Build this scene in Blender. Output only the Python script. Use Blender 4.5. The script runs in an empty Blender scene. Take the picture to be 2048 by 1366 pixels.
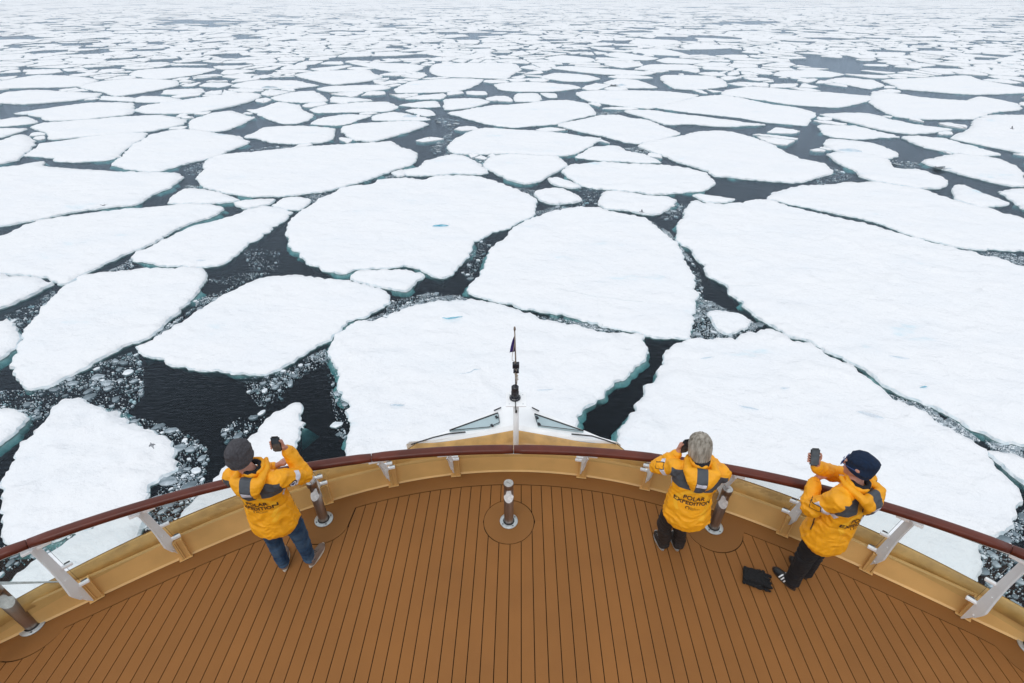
import bpy, bmesh, math, random
import numpy as np
from mathutils import Vector, Matrix, noise as mnoise
from mathutils.bvhtree import BVHTree
from mathutils.geometry import delaunay_2d_cdt

SC = bpy.context.scene
COL = SC.collection
random.seed(7)
RNG = np.random.default_rng(11)

# ------------------------------------------------------------ camera, world, light, exposure
FPX = 998.0                       # focal length in pixels of the 2048 px wide photograph
TILT = math.atan(693 / FPX)
CT, ST = math.cos(TILT), math.sin(TILT)
HC = 17.0                         # eye height above the sea
ZD = 12.35                        # height of the deck above the sea
cam_d = bpy.data.cameras.new('camera')
cam = bpy.data.objects.new('camera', cam_d)
COL.objects.link(cam)
cam.location = (0, 0, HC)
cam.rotation_euler = (math.pi / 2 - TILT, 0, 0)
cam_d.sensor_width = 36.0
cam_d.lens = FPX / 2048 * 36.0
cam_d.clip_start = 0.05
cam_d.clip_end = 12000
SC.camera = cam

SUN_EL, SUN_AZ = math.radians(58), math.radians(205)
wd = bpy.data.worlds.new('World')
SC.world = wd
wd.use_nodes = True
nt = wd.node_tree
nt.nodes.clear()
w_out = nt.nodes.new('ShaderNodeOutputWorld')
w_bg = nt.nodes.new('ShaderNodeBackground')
w_sky = nt.nodes.new('ShaderNodeTexSky')
w_sky.sky_type = 'NISHITA'
w_sky.sun_disc = False
w_sky.sun_elevation = SUN_EL
w_sky.sun_rotation = SUN_AZ
w_sky.dust_density = 3.0
w_hs = nt.nodes.new('ShaderNodeHueSaturation')
w_hs.inputs['Saturation'].default_value = 0.35
w_mix = nt.nodes.new('ShaderNodeMixRGB')
w_mix.inputs[0].default_value = 0.80
w_mix.inputs[2].default_value = (9.4, 9.95, 10.6, 1)      # unbroken cloud over the clear sky
w_no = nt.nodes.new('ShaderNodeTexNoise')
w_no.inputs['Scale'].default_value = 2.2
w_no.inputs['Detail'].default_value = 5
w_mr = nt.nodes.new('ShaderNodeMapRange')
w_mr.inputs['To Min'].default_value = 0.88
w_mr.inputs['To Max'].default_value = 1.12
w_mul = nt.nodes.new('ShaderNodeMixRGB')
w_mul.blend_type = 'MULTIPLY'
w_mul.inputs[0].default_value = 1.0
nt.links.new(w_sky.outputs[0], w_hs.inputs['Color'])
nt.links.new(w_hs.outputs[0], w_mix.inputs[1])
nt.links.new(w_no.outputs[0], w_mr.inputs['Value'])
nt.links.new(w_mix.outputs[0], w_mul.inputs[1])
nt.links.new(w_mr.outputs[0], w_mul.inputs[2])
nt.links.new(w_mul.outputs[0], w_bg.inputs[0])
w_bg.inputs[1].default_value = 0.10
nt.links.new(w_bg.outputs[0], w_out.inputs[0])

sun_d = bpy.data.lights.new('sun', 'SUN')
sun_d.energy = 0.7
sun_d.angle = math.radians(28)
sun_d.color = (1.0, 0.97, 0.93)
sun = bpy.data.objects.new('sun', sun_d)
COL.objects.link(sun)
_sd = Vector((math.sin(SUN_AZ) * math.cos(SUN_EL), math.cos(SUN_AZ) * math.cos(SUN_EL), math.sin(SUN_EL)))
sun.rotation_euler = _sd.to_track_quat('Z', 'Y').to_euler()

SC.view_settings.view_transform = 'Standard'
SC.view_settings.look = 'None'
SC.view_settings.gamma = 1.0
SC.view_settings.use_curve_mapping = False
SC.view_settings.exposure = 0.0
SC.cycles.max_bounces = 8
SC.cycles.transparent_max_bounces = 16
SC.cycles.volume_bounces = 1
SC.cycles.use_denoising = True
SC.cycles.caustics_reflective = False
SC.cycles.caustics_refractive = False


def at(u, v, z=0.0):
    """A point of the photograph (2048 px wide) as the place it shows at height z."""
    dx, dy = (u - 1024) / FPX, (v - 683) / FPX
    rx, ry, rz = dx, CT - dy * ST, -ST - dy * CT
    t = (z - HC) / rz
    return Vector((rx * t, ry * t, z))


def px_of(p):
    dx, dy, dz = p[0], p[1], p[2] - HC
    f = dy * CT - dz * ST
    if f < 0.01:
        return (0, 9999, 0.01)
    up = dy * ST + dz * CT
    return (1024 + FPX * dx / f, 683 - FPX * up / f, f)


# ------------------------------------------------------------ materials
def rgb(r, g, b):
    f = lambda c: ((c / 255 + 0.055) / 1.055) ** 2.4 if c > 10 else c / 255 / 12.92
    return (f(r), f(g), f(b), 1)


def mat(name, color, rough=0.5, metal=0.0, bump=0.0, bscale=40.0, var=0.0, vscale=3.0, spec=0.5, coat=0.0,
        stretch=(1, 1, 1), detail=4.0, sub=0.0, color2=None):
    m = bpy.data.materials.new(name)
    m.use_nodes = True
    n = m.node_tree
    b = n.nodes['Principled BSDF']
    b.inputs['Base Color'].default_value = color
    b.inputs['Roughness'].default_value = rough
    b.inputs['Metallic'].default_value = metal
    b.inputs['Specular IOR Level'].default_value = spec
    b.inputs['Coat Weight'].default_value = coat
    tc = n.nodes.new('ShaderNodeTexCoord')
    mp = n.nodes.new('ShaderNodeMapping')
    mp.inputs['Scale'].default_value = stretch
    n.links.new(tc.outputs['Object'], mp.inputs['Vector'])
    if sub:
        b.inputs['Subsurface Weight'].default_value = sub
        b.inputs['Subsurface Radius'].default_value = (0.3, 0.5, 0.7)
        b.inputs['Subsurface Scale'].default_value = 0.1
    if var or color2:
        t = n.nodes.new('ShaderNodeTexNoise')
        t.inputs['Scale'].default_value = vscale
        t.inputs['Detail'].default_value = 5
        n.links.new(mp.outputs[0], t.inputs['Vector'])
        r = n.nodes.new('ShaderNodeValToRGB')
        c2 = color2 or tuple(min(1, c * (1 + var)) for c in color[:3]) + (1,)
        c1 = color if color2 else tuple(c * (1 - var) for c in color[:3]) + (1,)
        r.color_ramp.elements[0].position = 0.35
        r.color_ramp.elements[1].position = 0.65
        r.color_ramp.elements[0].color = c1
        r.color_ramp.elements[1].color = c2
        n.links.new(t.outputs[0], r.inputs[0])
        n.links.new(r.outputs[0], b.inputs['Base Color'])
        mr = n.nodes.new('ShaderNodeMapRange')
        mr.inputs['To Min'].default_value = max(0.02, rough - 0.08)
        mr.inputs['To Max'].default_value = min(1, rough + 0.08)
        n.links.new(t.outputs[0], mr.inputs['Value'])
        n.links.new(mr.outputs[0], b.inputs['Roughness'])
    if bump:
        t2 = n.nodes.new('ShaderNodeTexNoise')
        t2.inputs['Scale'].default_value = bscale
        t2.inputs['Detail'].default_value = detail
        n.links.new(mp.outputs[0], t2.inputs['Vector'])
        bu = n.nodes.new('ShaderNodeBump')
        bu.inputs['Strength'].default_value = 1.0
        bu.inputs['Distance'].default_value = bump
        n.links.new(t2.outputs[0], bu.inputs['Height'])
        n.links.new(bu.outputs[0], b.inputs['Normal'])
    return m


M = {}
# snow: soft white with faint blue-grey patches where the wind has bared the ice
def snow_material():
    m = bpy.data.materials.new('snow')
    m.use_nodes = True
    n = m.node_tree
    b = n.nodes['Principled BSDF']
    b.inputs['Roughness'].default_value = 0.85
    b.inputs['Specular IOR Level'].default_value = 0.2
    g = n.nodes.new('ShaderNodeNewGeometry')
    def nz(scale, detail=5, mapping=None, rough=0.5):
        t = n.nodes.new('ShaderNodeTexNoise')
        t.inputs['Scale'].default_value = scale
        t.inputs['Detail'].default_value = detail
        t.inputs['Roughness'].default_value = rough
        if mapping:
            mp = n.nodes.new('ShaderNodeMapping')
            mp.inputs['Scale'].default_value = mapping[0]
            mp.inputs['Rotation'].default_value = mapping[1]
            n.links.new(g.outputs['Position'], mp.inputs['Vector'])
            n.links.new(mp.outputs[0], t.inputs['Vector'])
        else:
            n.links.new(g.outputs['Position'], t.inputs['Vector'])
        return t
    t1 = nz(0.16, 8, ((1, 1.9, 1), (0, 0, 0.5)), 0.62)
    r1 = n.nodes.new('ShaderNodeValToRGB')
    e = r1.color_ramp.elements
    e[0].position, e[0].color = 0.23, (0.60, 0.78, 0.86, 1)
    e[1].position, e[1].color = 0.36, (0.835, 0.855, 0.885, 1)
    x = e.new(0.55); x.color = (0.865, 0.875, 0.895, 1)
    n.links.new(t1.outputs[0], r1.inputs[0])
    n.links.new(r1.outputs[0], b.inputs['Base Color'])
    ta = nz(0.5, 7, ((1, 1.5, 1), (0, 0, 0.6)), 0.55)
    tb = nz(2.6, 6, ((1, 1.3, 1), (0, 0, -0.3)), 0.62)
    tc = nz(14, 4)
    b1 = n.nodes.new('ShaderNodeBump'); b1.inputs['Distance'].default_value = 0.42
    b2 = n.nodes.new('ShaderNodeBump'); b2.inputs['Distance'].default_value = 0.034
    b3 = n.nodes.new('ShaderNodeBump'); b3.inputs['Distance'].default_value = 0.006
    n.links.new(ta.outputs[0], b1.inputs['Height'])
    n.links.new(tb.outputs[0], b2.inputs['Height'])
    n.links.new(tc.outputs[0], b3.inputs['Height'])
    n.links.new(b1.outputs[0], b2.inputs['Normal'])
    n.links.new(b2.outputs[0], b3.inputs['Normal'])
    n.links.new(b3.outputs[0], b.inputs['Normal'])
    return m


M['snow'] = snow_material()
M['ice_edge'] = mat('ice_edge', (0.60, 0.71, 0.76, 1), 0.5, bump=0.05, bscale=5, color2=(0.84, 0.865, 0.89, 1), vscale=2.6)
M['ice_under'] = mat('ice_under', (0.20, 0.33, 0.34, 1), 0.4, bump=0.05, bscale=2, color2=(0.40, 0.54, 0.54, 1), vscale=2.2)
M['brash'] = mat('brash', (0.13, 0.18, 0.21, 1), 0.3, bump=0.012, bscale=9, color2=(0.46, 0.53, 0.58, 1), vscale=2.6)
M['pale_ice'] = mat('pale_ice', (0.62, 0.74, 0.81, 1), 0.5, bump=0.02, bscale=6, color2=(0.80, 0.85, 0.89, 1), vscale=2)
M['brash_clear'] = mat('brash_clear', (0.07, 0.105, 0.125, 1), 0.2, bump=0.01, bscale=9, color2=(0.22, 0.28, 0.32, 1), vscale=1.5)
M['brash_white'] = mat('brash_white', (0.55, 0.62, 0.67, 1), 0.5, bump=0.015, bscale=8, color2=(0.84, 0.87, 0.90, 1), vscale=1.8)
M['blue_ice'] = mat('blue_ice', (0.10, 0.42, 0.56, 1), 0.3, bump=0.02, bscale=8, color2=(0.4, 0.7, 0.8, 1), vscale=3)


def front_only(n, fr, mx):
    """the outward face reflects by Fresnel's law, the inward face of the same body does not reflect a second time"""
    g = n.nodes.new('ShaderNodeNewGeometry')
    inv = n.nodes.new('ShaderNodeMath'); inv.operation = 'SUBTRACT'; inv.inputs[0].default_value = 1.0
    mul = n.nodes.new('ShaderNodeMath'); mul.operation = 'MULTIPLY'
    n.links.new(g.outputs['Backfacing'], inv.inputs[1])
    n.links.new(inv.outputs[0], mul.inputs[0])
    n.links.new(fr.outputs[0], mul.inputs[1])
    n.links.new(mul.outputs[0], mx.inputs[0])


def water_material():
    m = bpy.data.materials.new('water')
    m.use_nodes = True
    n = m.node_tree
    n.nodes.clear()
    out = n.nodes.new('ShaderNodeOutputMaterial')
    g = n.nodes.new('ShaderNodeNewGeometry')
    fr = n.nodes.new('ShaderNodeFresnel'); fr.inputs['IOR'].default_value = 1.333
    gl = n.nodes.new('ShaderNodeBsdfGlossy'); gl.inputs['Roughness'].default_value = 0.06; gl.inputs[0].default_value = (0.50, 0.62, 0.75, 1)
    tr = n.nodes.new('ShaderNodeBsdfTransparent')
    mx = n.nodes.new('ShaderNodeMixShader')
    mp = n.nodes.new('ShaderNodeMapping')
    mp.inputs['Rotation'].default_value = (0, 0, 0.5)
    mp.inputs['Scale'].default_value = (1, 3.2, 1)
    t = n.nodes.new('ShaderNodeTexNoise'); t.inputs['Scale'].default_value = 1.6; t.inputs['Detail'].default_value = 6
    n.links.new(g.outputs['Position'], mp.inputs['Vector'])
    n.links.new(mp.outputs[0], t.inputs['Vector'])
    bu = n.nodes.new('ShaderNodeBump'); bu.inputs['Distance'].default_value = 0.06
    n.links.new(t.outputs[0], bu.inputs['Height'])
    n.links.new(bu.outputs[0], gl.inputs['Normal'])
    n.links.new(bu.outputs[0], fr.inputs['Normal'])
    front_only(n, fr, mx)
    n.links.new(tr.outputs[0], mx.inputs[1])
    n.links.new(gl.outputs[0], mx.inputs[2])
    n.links.new(mx.outputs[0], out.inputs['Surface'])
    ab = n.nodes.new('ShaderNodeVolumeAbsorption')
    ab.inputs['Color'].default_value = (0.05, 0.58, 0.60, 1)
    ab.inputs['Density'].default_value = 1.9
    n.links.new(ab.outputs[0], out.inputs['Volume'])
    return m


M['water'] = water_material()
M['deep'] = mat('deep_water', (0.004, 0.016, 0.024, 1), 1.0, spec=0)
M['plank'] = mat('plank_composite', (0.268, 0.112, 0.031, 1), 0.7, bump=0.0012, bscale=90, var=0.07, vscale=1.3, detail=6, spec=0.22)
M['plank_b'] = mat('plank_composite_worn', (0.272, 0.114, 0.032, 1), 0.7, bump=0.0012, bscale=90, var=0.07, vscale=1.7, detail=6, spec=0.22)
M['margin'] = mat('margin_composite', (0.250, 0.108, 0.031, 1), 0.66, bump=0.001, bscale=80, var=0.08, vscale=1.1, spec=0.22)
M['caulk'] = mat('caulk', (0.008, 0.005, 0.004, 1), 0.9, spec=0.1)
M['mustard'] = mat('mustard_paint', (0.68, 0.41, 0.15, 1), 0.4, bump=0.002, bscale=9, var=0.10, vscale=2.2)
M['mustard_d'] = mat('mustard_dark_paint', (0.57, 0.335, 0.110, 1), 0.42, bump=0.002, bscale=20, var=0.18, vscale=6)
M['white'] = mat('white_paint', (0.93, 0.94, 0.95, 1), 0.34, bump=0.001, bscale=12, var=0.05, vscale=3)
M['bracket'] = mat('bracket_white', (0.93, 0.94, 0.95, 1), 0.4)
_n = M['bracket'].node_tree
_t = _n.nodes.new('ShaderNodeBsdfTranslucent'); _t.inputs[0].default_value = (0.93, 0.95, 0.97, 1)
_m = _n.nodes.new('ShaderNodeMixShader'); _m.inputs[0].default_value = 0.42
_n.links.new(_n.nodes['Principled BSDF'].outputs[0], _m.inputs[1]); _n.links.new(_t.outputs[0], _m.inputs[2])
_n.links.new(_m.outputs[0], _n.nodes['Material Output'].inputs[0])
M['hull'] = mat('hull_paint', (0.03, 0.05, 0.09, 1), 0.4, var=0.1)
M['rail'] = mat('rail_varnish', (0.105, 0.022, 0.012, 1), 0.36, bump=0.0008, bscale=60, var=0.2, vscale=5, coat=0.05, spec=0.33)
M['black'] = mat('black_rubber', (0.012, 0.012, 0.014, 1), 0.45)
M['lamp_black'] = mat('lamp_plastic', (0.015, 0.017, 0.025, 1), 0.25)
M['steel'] = mat('brushed_steel', (0.32, 0.27, 0.24, 1), 0.30, metal=0.9, bump=0.001, bscale=120, var=0.35, vscale=14, stretch=(1, 1, 0.12))
M['steel_top'] = mat('steel_cut_face', (0.55, 0.52, 0.50, 1), 0.35, metal=0.75, bump=0.001, bscale=60, var=0.15, vscale=30)
M['zinc'] = mat('flange_zinc', (0.50, 0.53, 0.54, 1), 0.4, metal=0.5, bump=0.001, bscale=60, var=0.15, vscale=25)
M['yellow'] = mat('parka_yellow', (0.88, 0.375, 0.005, 1), 0.62, bump=0.004, bscale=26, var=0.08, vscale=9, detail=3)
M['yellow_l'] = mat('parka_yellow_print', (0.92, 0.46, 0.02, 1), 0.6)
M['yellow_d'] = mat('parka_yellow_trim', (0.70, 0.28, 0.004, 1), 0.6)
M['grey'] = mat('parka_grey', (0.060, 0.068, 0.080, 1), 0.6, bump=0.003, bscale=30, var=0.1, vscale=12)
M['reflect'] = mat('reflective_tape', (0.66, 0.67, 0.76, 1), 0.3, bump=0.001, bscale=60, var=0.1, vscale=30)
M['ink'] = mat('print_ink', (0.045, 0.020, 0.012, 1), 0.7)
M['skin'] = mat('skin', (0.52, 0.25, 0.18, 1), 0.5, bump=0.0008, bscale=80, var=0.12, vscale=25)
M['jeans'] = mat('denim', (0.010, 0.032, 0.075, 1), 0.85, bump=0.0035, bscale=24, vscale=6, color2=(0.055, 0.10, 0.165, 1), spec=0.2)
M['trouser_b'] = mat('dark_brown_cloth', (0.016, 0.012, 0.011, 1), 0.75, bump=0.003, bscale=25, var=0.35, vscale=8)
M['trouser_k'] = mat('black_cloth', (0.005, 0.005, 0.007, 1), 0.85, bump=0.003, bscale=25, var=0.3, vscale=8)
M['beanie_g'] = mat('grey_knit', (0.060, 0.058, 0.066, 1), 0.95, bump=0.004, bscale=190, var=0.2, vscale=60)
M['beanie_n'] = mat('navy_knit', (0.004, 0.016, 0.046, 1), 0.95, bump=0.004, bscale=170, var=0.2, vscale=60)
M['scarf'] = mat('dark_fleece', (0.012, 0.012, 0.016, 1), 0.95, bump=0.006, bscale=60, var=0.3, vscale=20)
M['suede'] = mat('taupe_suede', (0.19, 0.13, 0.10, 1), 0.9, bump=0.002, bscale=60, var=0.15, vscale=20)
M['sole'] = mat('pale_sole', (0.55, 0.50, 0.42, 1), 0.7, var=0.1, vscale=30)
M['gum'] = mat('gum_sole', (0.06, 0.035, 0.02, 1), 0.6)
M['shoe_k'] = mat('black_leather', (0.010, 0.010, 0.013, 1), 0.4, bump=0.001, bscale=60)
M['phone'] = mat('phone_case', (0.010, 0.010, 0.012, 1), 0.35)
M['screen'] = mat('phone_screen', (0.045, 0.055, 0.065, 1), 0.08, var=0.3, vscale=25, spec=0.7)
M['glove'] = mat('black_fleece', (0.004, 0.004, 0.005, 1), 0.9, bump=0.004, bscale=50)
M['flag'] = mat('flag_blue', (0.035, 0.020, 0.16, 1), 0.7)
M['staff'] = mat('staff_wood', (0.20, 0.16, 0.13, 1), 0.6, var=0.3, vscale=20)
M['rope'] = mat('rope_fibre', (0.45, 0.38, 0.30, 1), 0.9, bump=0.002, bscale=200)
M['badge_blue'] = mat('badge_blue', (0.03, 0.06, 0.2, 1), 0.6)
M['bird'] = mat('feathers_grey', (0.25, 0.26, 0.28, 1), 0.8, var=0.4, vscale=8)


def hair_material():
    m = bpy.data.materials.new('grey_hair')
    m.use_nodes = True
    n = m.node_tree
    b = n.nodes['Principled BSDF']
    b.inputs['Roughness'].default_value = 0.5
    tc = n.nodes.new('ShaderNodeTexCoord')
    mp = n.nodes.new('ShaderNodeMapping')
    mp.inputs['Scale'].default_value = (1, 1, 0.10)
    t = n.nodes.new('ShaderNodeTexNoise'); t.inputs['Scale'].default_value = 38; t.inputs['Detail'].default_value = 3
    r = n.nodes.new('ShaderNodeValToRGB')
    r.color_ramp.elements[0].position = 0.30; r.color_ramp.elements[0].color = (0.17, 0.145, 0.11, 1)
    r.color_ramp.elements[1].position = 0.62; r.color_ramp.elements[1].color = (0.46, 0.42, 0.36, 1)
    bu = n.nodes.new('ShaderNodeBump'); bu.inputs['Distance'].default_value = 0.004
    n.links.new(tc.outputs['Object'], mp.inputs['Vector'])
    n.links.new(mp.outputs[0], t.inputs['Vector'])
    n.links.new(t.outputs[0], r.inputs[0])
    n.links.new(r.outputs[0], b.inputs['Base Color'])
    n.links.new(t.outputs[0], bu.inputs['Height'])
    n.links.new(bu.outputs[0], b.inputs['Normal'])
    return m


M['hair'] = hair_material()


def glass_material():
    m = bpy.data.materials.new('glass')
    m.use_nodes = True
    n = m.node_tree
    n.nodes.clear()
    out = n.nodes.new('ShaderNodeOutputMaterial')
    fr = n.nodes.new('ShaderNodeFresnel'); fr.inputs['IOR'].default_value = 1.6
    gl = n.nodes.new('ShaderNodeBsdfGlossy'); gl.inputs['Roughness'].default_value = 0.015
    tr = n.nodes.new('ShaderNodeBsdfTransparent'); tr.inputs[0].default_value = (0.955, 0.978, 0.972, 1)
    mx = n.nodes.new('ShaderNodeMixShader')
    front_only(n, fr, mx)
    n.links.new(tr.outputs[0], mx.inputs[1])
    n.links.new(gl.outputs[0], mx.inputs[2])
    n.links.new(mx.outputs[0], out.inputs['Surface'])
    return m


M['glass'] = glass_material()
M['glass_edge'] = mat('glass_edge', (0.010, 0.045, 0.042, 1), 0.15)
M['pane_blue'] = mat('tinted_pane', (0.42, 0.53, 0.56, 1), 0.12, var=0.06, vscale=4)


# ------------------------------------------------------------ helpers
def tag(o, label=None, cat=None, group=None, kind=None):
    if label: o['label'] = label
    if cat: o['category'] = cat
    if group: o['group'] = group
    if kind: o['kind'] = kind
    return o


def empty(name, loc, label=None, cat=None, group=None, kind=None):
    o = bpy.data.objects.new(name, None)
    o.empty_display_size = 0.2
    COL.objects.link(o)
    o.location = loc
    return tag(o, label, cat, group, kind)


def link_mesh(name, me, m, parent=None, smooth=False, world=True):
    """me is in world coordinates; under a parent it is moved into the parent's space."""
    mats = m if isinstance(m, (list, tuple)) else [m]
    for k in mats:
        me.materials.append(k)
    if smooth:
        me.shade_smooth()
    o = bpy.data.objects.new(name, me)
    COL.objects.link(o)
    if parent is not None:
        o.parent = parent
        if world:
            off = Vector((0, 0, 0))
            p = parent
            while p is not None:
                off += p.location
                p = p.parent
            me.transform(Matrix.Translation(-off))
    return o


def from_bm(name, bm, m, parent=None, smooth=False, world=True):
    me = bpy.data.meshes.new(name)
    bmesh.ops.recalc_face_normals(bm, faces=bm.faces)
    bm.to_mesh(me)
    bm.free()
    return link_mesh(name, me, m, parent, smooth, world)


def box(bm, c, half, rot=None, mi=0):
    r = rot if rot is not None else Matrix.Identity(3)
    vs = [bm.verts.new(Vector(c) + r @ Vector((sx * half[0], sy * half[1], sz * half[2])))
          for sx in (-1, 1) for sy in (-1, 1) for sz in (-1, 1)]
    for f in ((0, 1, 3, 2), (4, 6, 7, 5), (0, 4, 5, 1), (2, 3, 7, 6), (0, 2, 6, 4), (1, 5, 7, 3)):
        fc = bm.faces.new([vs[i] for i in f])
        fc.material_index = mi
    return vs


def rbox(name, c, half, rot, m, parent, bev=0.003):
    bm = bmesh.new()
    box(bm, c, half, rot)
    bmesh.ops.bevel(bm, geom=bm.edges[:], offset=min(bev, min(half) * 0.6), segments=2, affect='EDGES', profile=0.5)
    return from_bm(name, bm, m, parent)


def tube(bm, pts, r, seg=8, mi=0, cap=True):
    pts = [Vector(p) for p in pts]
    rs = r if isinstance(r, (list, tuple)) else [r] * len(pts)
    rings = []
    prev = None
    for i, p in enumerate(pts):
        d = (pts[min(i + 1, len(pts) - 1)] - pts[max(i - 1, 0)]).normalized()
        if prev is None:
            a = d.orthogonal().normalized()
        else:
            a = (prev - d * prev.dot(d)).normalized()
        prev = a
        b = d.cross(a)
        rings.append([bm.verts.new(p + (a * math.cos(2 * math.pi * k / seg) + b * math.sin(2 * math.pi * k / seg)) * rs[i])
                      for k in range(seg)])
    for i in range(len(rings) - 1):
        for k in range(seg):
            f = bm.faces.new((rings[i][k], rings[i][(k + 1) % seg], rings[i + 1][(k + 1) % seg], rings[i + 1][k]))
            f.material_index = mi
    if cap:
        for rg in (rings[0], rings[-1]):
            f = bm.faces.new(rg)
            f.material_index = mi


def prism(bm, poly, z0, z1, mi=0, mi_side=None):
    lo = [bm.verts.new((p[0], p[1], z0)) for p in poly]
    hi = [bm.verts.new((p[0], p[1], z1)) for p in poly]
    n = len(poly)
    f = bm.faces.new(hi); f.material_index = mi
    f = bm.faces.new(lo[::-1]); f.material_index = mi
    for i in range(n):
        f = bm.faces.new((lo[i], lo[(i + 1) % n], hi[(i + 1) % n], hi[i]))
        f.material_index = mi if mi_side is None else mi_side


# ------------------------------------------------------------ sea
def make_sea():
    bm = bmesh.new()
    S = 5200
    box(bm, (0, S * 0.5 - 300, -2.5), (S, S * 0.75, 2.5))
    o = from_bm('sea_water', bm, M['water'])
    tag(o, kind='structure')
    bm = bmesh.new()
    vs = [bm.verts.new((sx * S, S * 0.5 - 300 + sy * S * 0.75, -2.6)) for sx, sy in ((-1, -1), (1, -1), (1, 1), (-1, 1))]
    bm.faces.new(vs)
    o = from_bm('sea_depth', bm, M['deep'])
    tag(o, kind='structure')


make_sea()

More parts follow.
